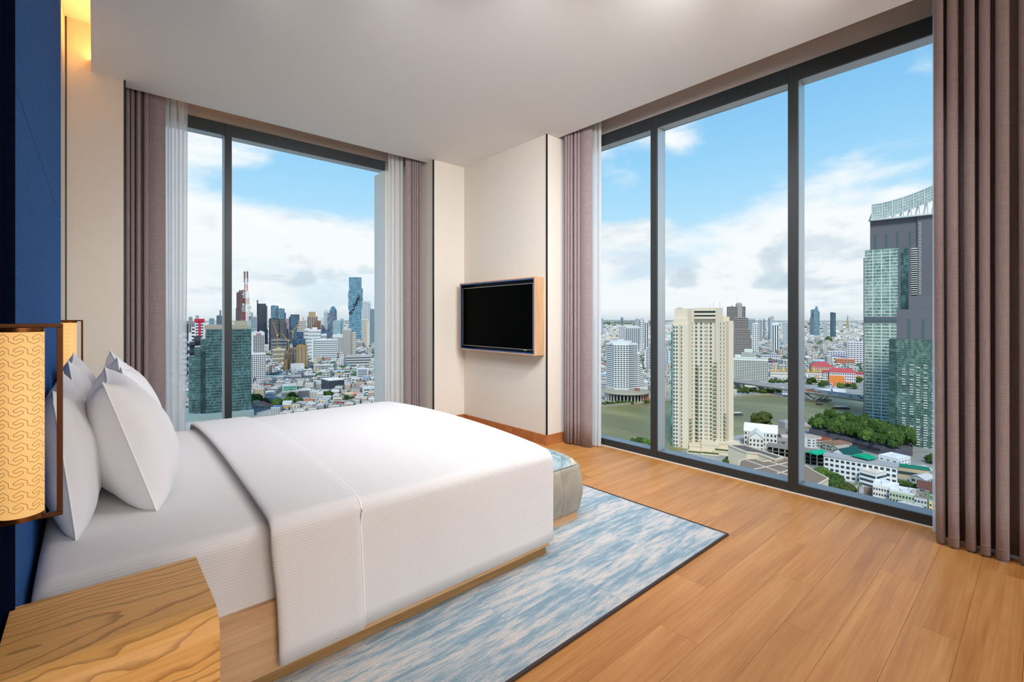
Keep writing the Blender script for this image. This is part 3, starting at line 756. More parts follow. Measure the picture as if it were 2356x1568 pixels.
m.build('blue_edging', M['tvblue'], fr)
m = MB(); m.box(XT-.03, XT-.002, a0, a1, b0, b1); m.box(TX+.0105, XT-.03, a0, a0+.003, b0, b1); m.box(TX+.0105, XT-.03, a1-.003, a1, b0, b1); m.box(TX+.0105, XT-.03, a0, a1, b1-.003, b1); m.box(TX+.0105, XT-.03, a0, a1, b0, b0+.003); m.build('back_panel', M['tvblack'], fr)
tv = thing('television', (XT-.06, 4.04, 1.0), 'switched-off black flat television set inside the oak surround', 'television')
sy0, sy1, sz0, sz1 = TY0+.062, TY1-.016, TZ0+.050, TZ1-.058
m = MB(); m.box(XT-.098, XT-.031, sy0, sy1, sz0, sz1); m.build('casing', M['tvblack'], tv, bevel=.002)
m = MB(); m.box(XT-.1, XT-.0982, sy0+.006, sy1-.006, sz0+.006, sz1-.006); m.build('screen', M['screen'], tv)
m = MB()
for (p0, p1, q0, q1) in ((sy0, sy0+.005, sz0, sz1), (sy1-.005, sy1, sz0, sz1), (sy0+.005, sy1-.005, sz1-.005, sz1), (sy0+.005, sy1-.005, sz0, sz0+.005)): m.box(XT-.102, XT-.0982, p0, p1, q0, q1)
m.build('bezel', M['gunmetal'], tv)
m = MB(); m.box(XT-.1, XT-.08, sy0+.10, sy0+.14, sz0-.012, sz0); m.build('sensor', M['gunmetal'], tv, bevel=.002)
# ================================================================== CITY (ground 130 m below the room)
GZ = -130.0; HH = EYE - GZ
rng = random.Random(11)
CROT = atan2(RT[1], RT[0])                                # local x = across the view, local y = away
def wpos(u, d, lat=0):
    l = (u - CX)*d/FPX + lat
    return (d*FW[0] + l*RT[0], d*FW[1] + l*RT[1])
def dist(vb, z=0): return (HH - z)*FPX/(vb - HOR)
def onground(u, v, z=0): return wpos(u, dist(v, z))
def hgt(v, d): return HH + (HOR - v)*d/FPX
def f_objcol(t, b):
    oi = t.new('ShaderNodeObjectInfo')
    n = t.noise(t.tc('Object'), .6, 4, .6); hv = t.new('ShaderNodeHueSaturation'); t.set(hv.inputs['Color'], oi.outputs['Color']); t.set(hv.inputs['Value'], t.mapr(n, .3, .7, .86, 1.08))
    t.l.new(hv.outputs[0], b.inputs['Base Color'])
CM = {}
def cmat(hexc, rough=.7, spec=.2, metal=0):
    k = (hexc, rough)
    if k not in CM:
        CM[k] = mat('facade_' + hexc, hexc, rough, metal, spec)
    return CM[k]
def f_panes(c1, c2, c3, sx, sz):
    def fn(t, b):
        x, y, z = t.sep(t.tc('Object')); cell = t.comb(t.math('FLOOR', t.math('DIVIDE', t.math('ADD', x, t.math('MULTIPLY', y, .77)), sx)), 0., t.math('FLOOR', t.math('DIVIDE', z, sz)))
        wn = t.new('ShaderNodeTexWhiteNoise', noise_dimensions='3D'); t.set(wn.inputs['Vector'], cell)
        big = t.noise(t.comb(t.math('ADD', x, y), 0., z), .045, 3, .6)
        k = t.math('ADD', t.math('MULTIPLY', wn.outputs['Value'], .34), t.math('MULTIPLY', big, .80))
        t.l.new(t.ramp(k, [(.25, lin(c1)), (.55, lin(c2)), (.92, lin(c3))]), b.inputs['Base Color'])
    return fn
GL = {}
def gmat(c1, c2, c3, sx=2.2, sz=3.6, rough=.22):
    k = (c1, c2, c3, sx, sz)
    if k not in GL: GL[k] = mat('curtain_wall_' + c2, c2, rough, 0, .5, f_panes(c1, c2, c3, sx, sz))
    return GL[k]
DW = mat('city_window', '3a4a52', .25, 0, .5); DW2 = mat('city_window_teal', '4c6c70', .22, 0, .5); DW3 = mat('city_window_black', '2a2c30', .4, 0, .3)
WOBJ = mat('city_wall', rough=.85, spec=.1, fn=f_objcol)
def facade(mb, o, ux, w, z0, z1, st, ny):
    """windows on one wall: o = (x,y) start corner, ux = unit direction along the wall, ny = outward normal; st = (kind,nx,nz,fx,fz)"""
    kind, nx, nz, fx, fz = st; e = .14
    def rect(a0, a1, b0, b1, dd=e):
        p = [(o[0]+ux[0]*a+ny[0]*dd, o[1]+ux[1]*a+ny[1]*dd, z) for a, z in ((a0,b0),(a1,b0),(a1,b1),(a0,b1))]; mb.quad(*p)
    H = z1 - z0
    if kind == 'grid':
        cw, ch = w/nx, H/nz
        for i in range(nx):
            for j in range(nz): rect((i+.5-fx/2)*cw, (i+.5+fx/2)*cw, z0+(j+.5-fz/2)*ch, z0+(j+.5+fz/2)*ch)
    elif kind == 'band':
        ch = H/nz
        for j in range(nz): rect(w*(1-fx)/2, w*(1+fx)/2, z0+(j+.5-fz/2)*ch, z0+(j+.5+fz/2)*ch)
    elif kind == 'vert':
        cw = w/nx
        for i in range(nx): rect((i+.5-fx/2)*cw, (i+.5+fx/2)*cw, z0+H*(1-fz)/2, z0+H*(1+fz)/2)
    elif kind == 'lines':       # mullions: nx verticals of width fx, nz horizontals of height fz (metres)
        for j in range(nz+1): z = z0 + H*j/nz; rect(0, w, max(z0, z-fz/2), min(z1, z+fz/2), .22)
        for i in range(nx+1): a = w*i/nx; rect(max(0, a-fx/2), min(w, a+fx/2), z0, z1, .25)
def blk(walls, wins, x0, x1, y0, y1, z0, z1, st, sides='flr', stside=None, m0=0, m1=1.5):
    walls.box(x0, x1, y0, y1, z0, z1, bottom=False)
    if st is None: return
    ss = stside or st
    def sc_(s, w, w0): return (s[0], max(1, round(s[1]*w/w0)), s[2], s[3], s[4])
    w, d = x1-x0, y1-y0
    if 'f' in sides: facade(wins, (x0, y0), (1, 0), w, z0+m0, z1-m1, st, (0, -1))
    if 'l' in sides: facade(wins, (x0, y1), (0, -1), d, z0+m0, z1-m1, sc_(ss, d, w) if stside is None else ss, (-1, 0))
    if 'r' in sides: facade(wins, (x1, y0), (0, 1), d, z0+m0, z1-m1, sc_(ss, d, w) if stside is None else ss, (1, 0))
def FR(u): return -math.atan((u-CX)/FPX)          # turn a front squarely towards the hotel
def SC(u, d): return d/FPX*cos(FR(u))
def croot(name, u, d, label, cat='building', group=None, rot=0.0):
    x, y = wpos(u, d); return thing(name, (x, y, GZ), label, cat, group, CROT + rot + FR(u))
def rooftop(mb, x0, x1, y0, y1, z, seed, n=3, hh=4):
    r = random.Random(seed)
    mb.box(x0, x1, y0, y0+.5, z, z+1.1); mb.box(x0, x1, y1-.5, y1, z, z+1.1); mb.box(x0, x0+.5, y0+.5, y1-.5, z, z+1.1); mb.box(x1-.5, x1, y0+.5, y1-.5, z, z+1.1)
    w, d = x1-x0, y1-y0
    for _ in range(n):
        a = r.uniform(.15, .6)*w; b = r.uniform(.15, .6)*d; ww = r.uniform(.12, .3)*w; dd = r.uniform(.12, .3)*d
        mb.box(x0+a, x0+a+ww, y0+b, y0+b+dd, z, z+r.uniform(.5, 1)*hh)
def fin(root, walls, wins, roof, wm, gm, rm=None, winname='window', roofname='rooftop_plant'):
    o = walls.build('walls', wm, root, world=False)
    if wins is not None and wins.v: stuff(wins.build(winname, gm, root, world=False, fixn=False))
    if roof is not None and roof.v: roof.build(roofname, rm or wm, root, world=False)
    return root
def tower(name, label, u0, u1, vt, d, dep, wc, st, gm=None, cat='skyscraper', rot=0.0, vb=None, sides='flr', roof=True, blocks=(), group=None, stside=None, wm=None, seed=0, winname='window', crown=None):
    """front face spans pixels u0..u1 at distance d (metres); blocks = extra (u0,u1,vtop,y0,y1) masses"""
    uc = (u0+u1)/2; s = SC(uc, d); w = (u1-u0)*s
    root = croot(name, uc, d, label, cat, group, rot)
    walls, wins, rf = MB(), MB(), MB(); z1 = hgt(vt, d)
    blk(walls, wins, -w/2, w/2, 0, dep, 0, z1, st, sides, stside)
    if roof: rooftop(rf, -w/2, w/2, 0, dep, z1, seed)
    for b in blocks:
        bu0, bu1, bv, y0, y1 = b[:5]; bst = b[5] if len(b) > 5 else None; bz0 = b[6] if len(b) > 6 else 0
        blk(walls, wins, (bu0-uc)*s, (bu1-uc)*s, y0, y1, bz0, hgt(bv, d), bst, 'flr')
    if crown: crown(rf, w, dep, z1, s)
    return fin(root, walls, wins, rf, wm or cmat(wc), gm or DW, cmat(wc) if wm is None else None, winname)
TEAL = gmat('122a2b', '294f51', '5f8c8a', 2.0, 3.6); BLUEG = gmat('2c4a5e', '55809a', '9dbfd0', 3, 4); DARKG = gmat('20262f', '3a444f', '5d6a76', 3, 4)
CYANG = gmat('4d6f78', '7fa4aa', 'b4cdd0', 3, 4); NAVYG = gmat('1d2c42', '34506d', '5b7fa0', 3, 4)
WL = mat('mullion_white', 'd5dbd8', .5); WL2 = mat('mullion_grey', '8aa19c', .5)

# ground, river
m = MB(); S = 26000
m.box(-S, S, -S, S, GZ-2, GZ)
def f_ground(t, b):
    c = t.tc('Object'); n = t.noise(c, .02, 6, .65); n2 = t.noise(c, .0025, 4, .6)
    k = t.mix(t.mapr(n, .4, .62), lin('8f918c'), lin('b6b5af')); k = t.mix(t.mapr(n2, .55, .68, 0, .6), k, lin('7b8d70')); t.l.new(k, b.inputs['Base Color'])
g = struct(m.build('ground', mat('city_ground', rough=.95, spec=.05, fn=f_ground)))
river_px = [(1300,946),(1385,936),(1450,929),(1520,922),(1690,913.5),(1735,909),(1772,908),(1800,914),(1850,909),(1990,906.5),(2180,905),(2400,903),(2400,960),(2130,985),(1990,967),(1900,960),(1872,985),(1800,990),(1745,992),(1690,1002),(1560,1040),(1500,1021),(1440,1012),(1380,1003),(1300,1010)]
river = [onground(u, v) for u, v in river_px]
def inpoly(p, poly):
    x, y = p; c = False; j = len(poly)-1
    for i in range(len(poly)):
        (xi, yi), (xj, yj) = poly[i], poly[j]
        if (yi > y) != (yj > y) and x < (xj-xi)*(y-yi)/(yj-yi)+xi: c = not c
        j = i
    return c
m = MB(); m.prism(river, GZ-.5, GZ+.06)
def f_river(t, b):
    c = t.tc('Object'); n = t.noise(t.mapping(c, scale=(1, .4, 1)), .012, 5, .6, .5)
    t.l.new(t.ramp(n, [(.38, lin('77764e')), (.52, lin('8f8a5a')), (.64, lin('ae9f6a'))]), b.inputs['Base Color'])
    t.l.new(t.bump(t.noise(c, .35, 4, .6), .25, .3), b.inputs['Normal'])
struct(m.build('river', mat('river_water', rough=.45, spec=.22, fn=f_river)))
# embankment walls along the far bank
m = MB()
bank = [onground(u, v) for u, v in river_px[1:8]]
for a, b in zip(bank, bank[1:]): m.bar((a[0], a[1], GZ+1.2), (b[0], b[1], GZ+1.2), 3, 2.6)
tag(m.build('embankment', cmat('a59c8c')), 'low pale embankment wall along the far river bank', 'wall')

FOOT = []                 # footprints kept free of infill
def keep(u, d, r): x, y = wpos(u, d); FOOT.append((x, y, r))

# ------------------------------------------------------------------ beige riverside hotel tower
d = 470; uc = 1616; s = SC(uc, d)
rt = croot('hotel_tower', uc, d, 'tall cream hotel tower with planted balconies standing on the near river bank', 'hotel')
keep(uc, d+15, 45)
W_, Wn, Rf = MB(), MB(), MB(); X = lambda u: (u-uc)*s; Z = lambda v: hgt(v, d)
def zz(W, pts, y1, z0, z1): W.prism([(X(u), y) for u, y in pts] + [(X(pts[-1][0]), y1), (X(pts[0][0]), y1)], z0, z1)
zz(W_, [(1544, 6), (1548, 2), (1562, 2), (1566, 0), (1583, 0)], 40, 0, Z(746.5)); W_.box(X(1550), X(1583), 6, 40, Z(746.5), Z(709))
W_.box(X(1547), X(1583), 3, 30, Z(746.5), Z(733))
zz(W_, [(1583, 4), (1592, 8), (1597, 8)], 42, 0, Z(709)); W_.box(X(1597), X(1646), 9, 42, 0, Z(709))
zz(W_, [(1646, 6), (1663, 2)], 42, 0, Z(707.5)); zz(W_, [(1663, 5), (1670, 7), (1676, 4), (1687, 6)], 40, 0, Z(738)); W_.box(X(1663), X(1678), 8, 40, Z(738), Z(728))
W_.box(X(1597), X(1646), 5, 9, Z(714.5), Z(707.5)); W_.box(X(1597), X(1646), 5, 9, Z(724), Z(719.5)); W_.box(X(1597), X(1646), 5, 9, Z(733), Z(728))
Wn.quad((X(1597), 8.8, Z(719.5)), (X(1646), 8.8, Z(719.5)), (X(1646), 8.8, Z(714.5)), (X(1597), 8.8, Z(714.5)))
Wn.quad((X(1597), 8.8, Z(728)), (X(1646), 8.8, Z(728)), (X(1646), 8.8, Z(724)), (X(1597), 8.8, Z(724)))
BX_ = MB(); PL_ = MB()
cols = [(1549.5, 2, 3.4), (1556, 2, 3.4), (1567.5, 0, 2.2), (1592, 8, 2.0), (1601.5, 9, 4.2), (1613, 9, 4.2), (1622, 9, 1.2), (1624.8, 9, 1.2), (1627.6, 9, 1.2), (1635.5, 9, 4.2), (1658, 3.2, 1.8), (1665, 5.6, 2.2)]
nf = 34; zb, zt_ = Z(1042), Z(738)
for u, y, w in cols:
    for j in range(nf):
        z = zb + (zt_-zb)*j/nf
        if u < 1570 and z > Z(752): continue
        Wn.box(X(u)-w*s*.58, X(u)+w*s*.58, y-.12, y+.3, z, z+2.25)
for u, y, v0, w in ((1603.5, 9, 838, 8), (1645, 6.5, 836, 8), (1588, 6, 962, 6), (1667, 6, 950, 5)):
    for j in range(nf):
        z = zb + (zt_-zb)*j/nf
        if z > Z(v0): continue
        BX_.box(X(u-w/2), X(u+w/2), y-2.2, y+.2, z-.9, z-.2)
        for q in range(5): cx_ = X(u-w/2)+.4+(w*s-.8)*q/4; PL_.lathe(cx_, y-1.7, [(.15, z-.25), (.55, z+.25+.3*rng.random()), (.3, z+.9), (.05, z+1.1)], 5)
W_.build('walls', cmat('d9cdb8', .8), rt, world=False); stuff(Wn.build('window', DW2, rt, world=False))
stuff(BX_.build('balcony', cmat('d9cdb8', .8), rt, world=False)); stuff(PL_.build('balcony_plants', cmat('4f6b3e'), rt, world=False))
G = MB(); G.box(X(1541.5), X(1544.5), 5, 30, 0, Z(764)); G.build('glass_strip', gmat('1c4a4a', '2f7f7c', '58a8a2'), rt, world=False)
Rf.box(X(1556), X(1567), 10, 20, Z(709), Z(707)); Rf.build('roof_plant', cmat('9b9689'), rt, world=False)
for u, v in ((1634, 699), (1657, 693), (1642, 694)): m = MB(); m.tube([(X(u), 15, Z(709)), (X(u), 15, Z(v))], .2, 4); m.build('roof_mast', cmat('9b9689'), rt, world=False)
# terraced foot of the tower
PD = MB(); PG = MB()
for (a, b, y0, v0) in ((1586, 1616, -7, 1022), (1583, 1616, -16, 1034), (1614, 1652, -10, 1014), (1614, 1652, -18, 1032), (1646, 1700, -4, 1012), (1640, 1720, -12, 1026)):
    PD.box(X(a), X(b), y0, 12, 0, Z(v0)); PD.box(X(a)-.4, X(b)+.4, y0-.4, 12, Z(v0)-.9, Z(v0)-.3)
for (a, b, y, v0) in ((1586, 1615, -14, 1034), (1618, 1650, -16, 1032), (1646, 1674, -10, 1026)):
    for q in range(16): xx = X(a)+(X(b)-X(a))*q/15; PG.lathe(xx, y, [(.4, Z(v0)-.2), (1.1, Z(v0)+.5), (.7, Z(v0)+1.3), (.1, Z(v0)+1.7)], 6)
PD.build('terraces', cmat('dccfb6', .8), rt, world=False); stuff(PG.build('terrace_plants', cmat('55683f'), rt, world=False))

# ------------------------------------------------------------------ low ballroom building with brown roof panels
def zpoly(px, z): return [wpos(u, dist(v, z)) for u, v in px]
def lowroof(name, label, px, z, wall, roof, lines=(), lw=.5, cat='building', rim=.8):
    poly = zpoly(px, z); cx_ = sum(p[0] for p in poly)/len(poly); cy_ = sum(p[1] for p in poly)/len(poly)
    root = thing(name, (cx_, cy_, GZ), label, cat); L = [(x-cx_, y-cy_) for x, y in poly]
    m = MB(); m.prism(L, 0, z-.4); m.build('walls', cmat(wall, .8), root, world=False)
    m = MB(); m.prism(L, z-.4, z); m.build('roof', cmat(roof, .85), root, world=False)
    m = MB()
    for a, b in zip(L, L[1:]+L[:1]): m.bar((a[0], a[1], z+.1), (b[0], b[1], z+.1), rim, 1.2)
    m.build('parapet', cmat(wall, .8), root, world=False)
    if lines:
        m = MB()
        for (a, b) in lines:
            p, q_ = zpoly([a, b], z); m.bar((p[0]-cx_, p[1]-cy_, z+.15), (q_[0]-cx_, q_[1]-cy_, z+.15), lw, .35)
        m.build('roof_ribs', cmat('e9e2d3', .7), root, world=False)
    FOOT.append((cx_, cy_, 50)); return root
lowroof('banquet_hall', 'low cream hall with a brown roof crossed by white ribs below the middle bay', [(1699,1075),(1703,1060),(1716,1056),(1738,1055),(1756,1062),(1770,1060),(1803,1052),(1840,1064),(1870,1082),(1906,1101),(1860,1126),(1800,1122),(1760,1107)], 15, 'dccfb6', '8c7a6a',
        [((1717,1058),(1835,1100)),((1770,1061),(1840,1082)),((1730,1080),(1830,1060)),((1788,1089),(1845,1072))], .7)
lowroof('hotel_wing', 'curving dark-roofed wing with cream cornices beside the cream hotel tower', [(1675,1023),(1690,1023),(1712,1023.5),(1745,1034),(1802,1052),(1785,1057),(1745,1043),(1718,1040),(1700,1033)], 17, 'dccfb6', '6b6562', (), 1, 'building', 1.4)
# white boathouse-like gabled building
def gable(name, label, u, v, w, dep, h, rise, rot, wall, roofc, floors=3, nx=8, cat='building', st=None, hip=0, group=None, over=.5, z0=0):
    """front-left bottom corner at ground pixel (u,v); w along local x, dep away; ridge along x"""
    x, y = onground(u, v); root = thing(name, (x, y, GZ+z0), label, cat, group, CROT + rot)
    W_, Wn, R_ = MB(), MB(), MB()
    blk(W_, Wn, 0, w, 0, dep, 0, h, st or ('grid', nx, floors, .5, .5), 'flr', ('grid', max(2, int(nx*dep/w)), floors, .5, .5), .5, .5)
    o = over
    if rise:
        if not hip:
            for xx in (0, w): W_.quad((xx, 0, h), (xx, dep, h), (xx, dep/2, h+rise))
        A = [(-o, -o, h-.2), (w+o, -o, h-.2), (w+o, dep+o, h-.2), (-o, dep+o, h-.2), (-o+hip, dep/2, h+rise), (w+o-hip, dep/2, h+rise)]
        i = 0; R_.v += A + [(a, b, c-.35) for a, b, c in A]
        R_.f += [(0,1,5,4), (2,3,4,5)] + ([(3,0,4), (1,2,5)] if hip else []) + [(6,7,11,10)[::-1], (8,9,10,11)[::-1], (0,6,7,1), (1,7,8,2), (2,8,9,3), (3,9,6,0)]
    else:
        rooftop(R_, 0, w, 0, dep, h, int(u), 2, 2)
    W_.build('walls', cmat(wall, .8), root, world=False); stuff(Wn.build('window', DW, root, world=False, fixn=False)) if Wn.v else None
    R_.build('roof', cmat(roofc, .75), root, world=False)
    c = Matrix.Rotation(CROT+rot, 2) @ Vector((w/2, dep/2)); FOOT.append((x+c.x, y+c.y, max(w, dep)*.62)); q_ = max(w, dep)*.5 + 9; FOOT.append((x+c.x-FW[0]*q_, y+c.y-FW[1]*q_, max(w, dep)*.42)); return root
RY = -YAW + radians(0)         # local x along the right-hand window wall (world -Y)
ROTW = atan2(-1, 0) - CROT     # building fronts parallel to the big window
gable('river_house', 'white house with steep pale gables near the river, right of the cream tower', 1757, 1040, 22, 13, 13, 6, ROTW+pi/2+.35, 'dfddd6', 'e1e2dd', 3, 7)
gable('river_house', 'taller rear wing of the white gabled house beside the cream tower', 1712, 1022, 30, 14, 15, 7, ROTW+.30, 'e0ded8', 'e3e4df', 3, 9)
# concrete skeleton of an unfinished row behind the hall
def skeleton(name, label, u, v, n, bay, dep, h, rot):
    x, y = onground(u, v); root = thing(name, (x, y, GZ), label, 'building', None, CROT+rot); m = MB()
    cme = None
    for k in range(n+1):
        for b in range(3):
            if cme is None: m.box(-.35, .35, -.35, .35, 0, h); cme = m.mesh('column', cmat('b9b2a6'))
            c = bpy.data.objects.new('column', cme); COL.objects.link(c); c.parent = root; c.location = (k*bay, b*dep/2, 0)
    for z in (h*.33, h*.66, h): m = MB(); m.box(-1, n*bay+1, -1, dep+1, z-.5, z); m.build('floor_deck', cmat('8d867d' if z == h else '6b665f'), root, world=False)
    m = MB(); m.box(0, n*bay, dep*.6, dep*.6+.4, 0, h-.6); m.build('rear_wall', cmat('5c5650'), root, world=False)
    c = Matrix.Rotation(CROT+rot, 2) @ Vector((n*bay/2, dep/2)); FOOT.append((x+c.x, y+c.y, n*bay*.5))
skeleton('unfinished_row', 'grey open concrete frame of a row under construction behind the brown-roofed hall', 1764, 1052, 11, 5, 14, 11, ROTW+.18)

# ------------------------------------------------------------------ white school block and its green roofs
def flat(name, label, u, v, w, dep, h, rot, wall, roofc, st, cat='building', group=None, z0=0, roofslab=0, seed=0):
    x, y = onground(u, v); root = thing(name, (x, y, GZ+z0), label, cat, group, CROT + rot)
    W_, Wn, R_ = MB(), MB(), MB(); blk(W_, Wn, 0, w, 0, dep, 0, h, st, 'flr', None, .4, .6)
    W_.build('walls', cmat(wall, .8), root, world=False)
    if Wn.v: stuff(Wn.build('window', DW, root, world=False, fixn=False))
    if roofslab: R_.box(-roofslab, w+roofslab, -roofslab, dep+roofslab, h, h+.5)
    else: rooftop(R_, 0, w, 0, dep, h, seed + int(u), 3, 2.2); R_.box(.5, w-.5, .5, dep-.5, h, h+.15)
    R_.build('roof', cmat(roofc, .8), root, world=False)
    c = Matrix.Rotation(CROT+rot, 2) @ Vector((w/2, dep/2)); FOOT.append((x+c.x, y+c.y, max(w, dep)*.6)); q_ = max(w, dep)*.5 + 9; FOOT.append((x+c.x-FW[0]*q_, y+c.y-FW[1]*q_, max(w, dep)*.42)); return root
flat('school', 'long white building with grey roof slab and rows of dark windows right of the tree', 1896, 1095, 47, 13, 17, ROTW+.12, 'e6e7e8', 'a9a9a9', ('grid', 13, 4, .62, .5), roofslab=.8)
flat('school_annex', 'white stepped wing with window bands at the right end of the long grey-roofed building', 2016, 1128, 17, 12, 12, .42, 'e9eaeb', 'd8d2c6', ('band', 1, 3, .92, .45))
gable('school_hall', 'hall with a dark teal gabled roof behind the long white building', 1946, 1078, 24, 12, 12, 4, .42, 'e4e6e6', '1f5350', 3, 7)
def canopy(name, label, u, v, w, dep, h, rot, c):
    x, y = onground(u, v, h); root = thing(name, (x, y, GZ), label, 'canopy', None, CROT+rot)
    m = MB(); i = 0; m.v += [(0,0,h),(w,0,h),(w,dep,h),(0,dep,h),(0,dep/2,h+1.6),(w,dep/2,h+1.6),(0,0,h-.3),(w,0,h-.3),(w,dep,h-.3),(0,dep,h-.3)]; m.f += [(0,1,5,4),(4,5,2,3),(6,7,1,0),(8,9,3,2),(1,7,8,2,5),(0,4,3,9,6)]
    m.build('roof', cmat(c, .6), root, world=False)
    for px_, py_ in ((.3,.3),(w-.3,.3),(w-.3,dep-.3),(.3,dep-.3)):
        m = MB(); m.tube([(px_,py_,0),(px_,py_,h-.2)], .18, 6); m.build('post', cmat('9aa09c'), root, world=False)
canopy('green_canopy', 'bright green pitched canopy on posts above the roof terrace of the white building', 1999, 1057, 12, 14, 19, .42, '0aa176')
canopy('green_canopy', 'bright green pitched canopy beside the concrete frame, left of the dark teal roof', 1880, 1046, 16, 11, 13, .42, '19ad85')
flat('green_roof_wing', 'low wing with a long narrow green roof behind the bright green canopy', 2030, 1092, 30, 9, 9, ROTW+.25, 'b8a98c', '1c7d63', ('band', 1, 1, .8, .3), roofslab=.6)
flat('terrace_house', 'white house with stepped terraces and roof planting in front of the dark podium', 2066, 1082, 19, 15, 9, .42, 'e9eaea', 'dfe2e2', ('grid', 4, 3, .4, .3))
for k, (u, v, w, wc, rc, lab) in enumerate([(2008, 1164, 13.5, 'dfdad6', 'e4e6e8', 'white shophouse at the left end of the row above the window sill'), (2046, 1178, 13.2, 'aebfa2', 'd7dadb', 'pale green shophouse row of three bays above the window sill'),
        (2088, 1185, 5.6, '77574f', 'b5aaa2', 'narrow brown shophouse between the pale green and the grey ones'), (2103, 1191, 6.4, 'bfc3c4', '8d8a7f', 'grey weathered shophouse with small windows right of the brown one'),
        (2120, 1194, 6.0, '8f9a7d', '7b8a6a', 'shophouse with an overgrown green roof beside the yellow one'), (2137, 1199, 7.0, 'dcc193', '9fb5b0', 'yellow shophouse at the right end of the row, by the curtain')]):
    flat('shophouse', lab, u, v, w, 13, 15 - k*.4, ROTW+.10, wc, rc, ('grid', max(2, int(w/1.5)), 4, .55, .42), 'shophouse', 'shophouse row by the window sill', seed=k)
gable('brown_house', 'small house with brown gabled roof below the palm tree', 1989, 1150, 13, 9, 4.5, 4.2, ROTW+.15, '6d5142', '7d6555', 1, 3)
gable('tin_roof_shed', 'shed with a large dark red-brown tin roof behind the shophouse row', 2110, 1137, 22, 16, 6, 3, ROTW+.12, '8d8078', '6c4a41', 1, 4)
gable('glass_shed', 'pale shed with arched grey roof at the right edge of the view', 2118, 1101, 20, 12, 5, 2, .45, 'c9cbc6', 'c3c0b6', 1, 8)
gable('corner_shed', 'shed with a light grey tin roof beside the curtain', 2128, 1118, 16, 10, 5, 2, .45, 'bfc0bd', 'c9cac8', 1, 4)
flat('white_villa', 'white three-storey villa with a flat canopy roof left of the tree belt', 1868, 1030, 15, 12, 9, .42, 'e4e5e4', 'bdb8ae', ('grid', 3, 3, .5, .4))
flat('rust_roof_house', 'flat house with a rusty roof edge next to the white villa', 1887, 1030, 17, 12, 7, .35, 'b8b5a6', 'a0604a', ('grid', 5, 2, .6, .45))
flat('rust_roof_house', 'wide grey house with rusty tin strips in front of the dark podium wall', 1918, 1041, 24, 12, 7, .30, 'a9a79d', '9b7a66', ('grid', 6, 2, .6, .45))
gable('grey_hall', 'grey gabled hall between the rusty roofs and the dark teal roof', 1934, 1052, 16, 12, 7, 2.5, .35, 'a7b0aa', 'a9a294', 2, 4)
for k, (u, v, w, dep, h, wc, rc, lab) in enumerate([(1748, 1004, 26, 14, 5, '8d857b', '8a8177', 'grey shed roof below the round tree on the river bank'), (1776, 1002, 26, 16, 6, '7d766e', '857c74', 'wide brown-grey shed roof by the mullion on the river bank'),
        (1765, 1020, 30, 14, 4, '9a938a', '968d83', 'long low shed with patched grey roof behind the white gabled house'), (1800, 1016, 18, 12, 5, 'a7a29a', 'c0b9ae', 'low shed with an orange-edged roof beside the mullion')]):
    gable('riverside_shed', lab, u, v, w, dep, h, 1.8, ROTW+.5, wc, rc, 1, 5)
flat('pump_house', 'plain pale grey block on the river bank behind the mullion', 1806, 990, 22, 10, 9, .2, 'a9a9ae', 'b9b8ba', None)
flat('jetty_deck', 'flat grey jetty deck between the mullion and the tree belt', 1852, 984, 24, 16, 1.5, .25, 'a8a49c', 'b7b2a8', None)

# ------------------------------------------------------------------ twin glass and slate towers on the right
d = 565; uc = 2070; s = SC(uc, d)
rt = croot('residential_tower', uc, d, 'tallest slate and white-gridded tower with a curved glass crown, right of the view', 'skyscraper'); keep(uc, d+20, 60)
X = lambda u: (u-uc)*s; Z = lambda v: hgt(v, d)
A_, Bm, Gm, Gl, Cr = MB(), MB(), MB(), MB(), MB()
Gl.box(X(1986), X(2068), 1, 30, 0, Z(569))                                     # gridded glass body
A_.box(X(1983.5), X(1986), -1, 30, 0, Z(588)); A_.box(X(1999), X(2144), 8, 34, Z(571), Z(497)); A_.box(X(2110), X(2152), 6, 34, 0, Z(497))
A_.box(X(2068), X(2072), -1, 20, 0, Z(569)); A_.box(X(2090), X(2096), 2, 20, 0, Z(569)); A_.box(X(2096), X(2150), 12, 34, 0, Z(560))
facade(Gm, (X(1986), 1), (1, 0), X(2068)-X(1986), Z(728), Z(571), ('lines', 4, 21, .9, .9), (0, -1))
facade(Gm, (X(1986), 1), (1, 0), X(2068)-X(1986), Z(985), Z(743), ('lines', 4, 32, 1.0, 1.25), (0, -1))
A_.box(X(1984), X(2068), .2, 20, Z(742), Z(728)); 
for k in range(5): Bm.box(X(1988+16*k), X(1998+16*k), .0, .5, Z(739), Z(732))
TG = MB(); TG.box(X(2072), X(2090), .5, 25, 0, Z(572))
for k in range(24):                                                            # white balconies
    z = Z(572) - (Z(572)-Z(690))*k/24; Gm.box(X(2096), X(2110), 2, 12, z-1.2, z-.2)
for k in range(40): z = Z(515)-(Z(515)-Z(680))*k/40; Gm.box(X(2113), X(2119), 5.2, 6, z-.9, z-.2)
for u in (2012, 2039, 2065, 2094):
    for k in range(9): Bm.box(X(u)-1.0, X(u)+1.0, 7.6, 8.1, Z(566)+(Z(530)-Z(566))*k/9, Z(566)+(Z(530)-Z(566))*(k+.75)/9)
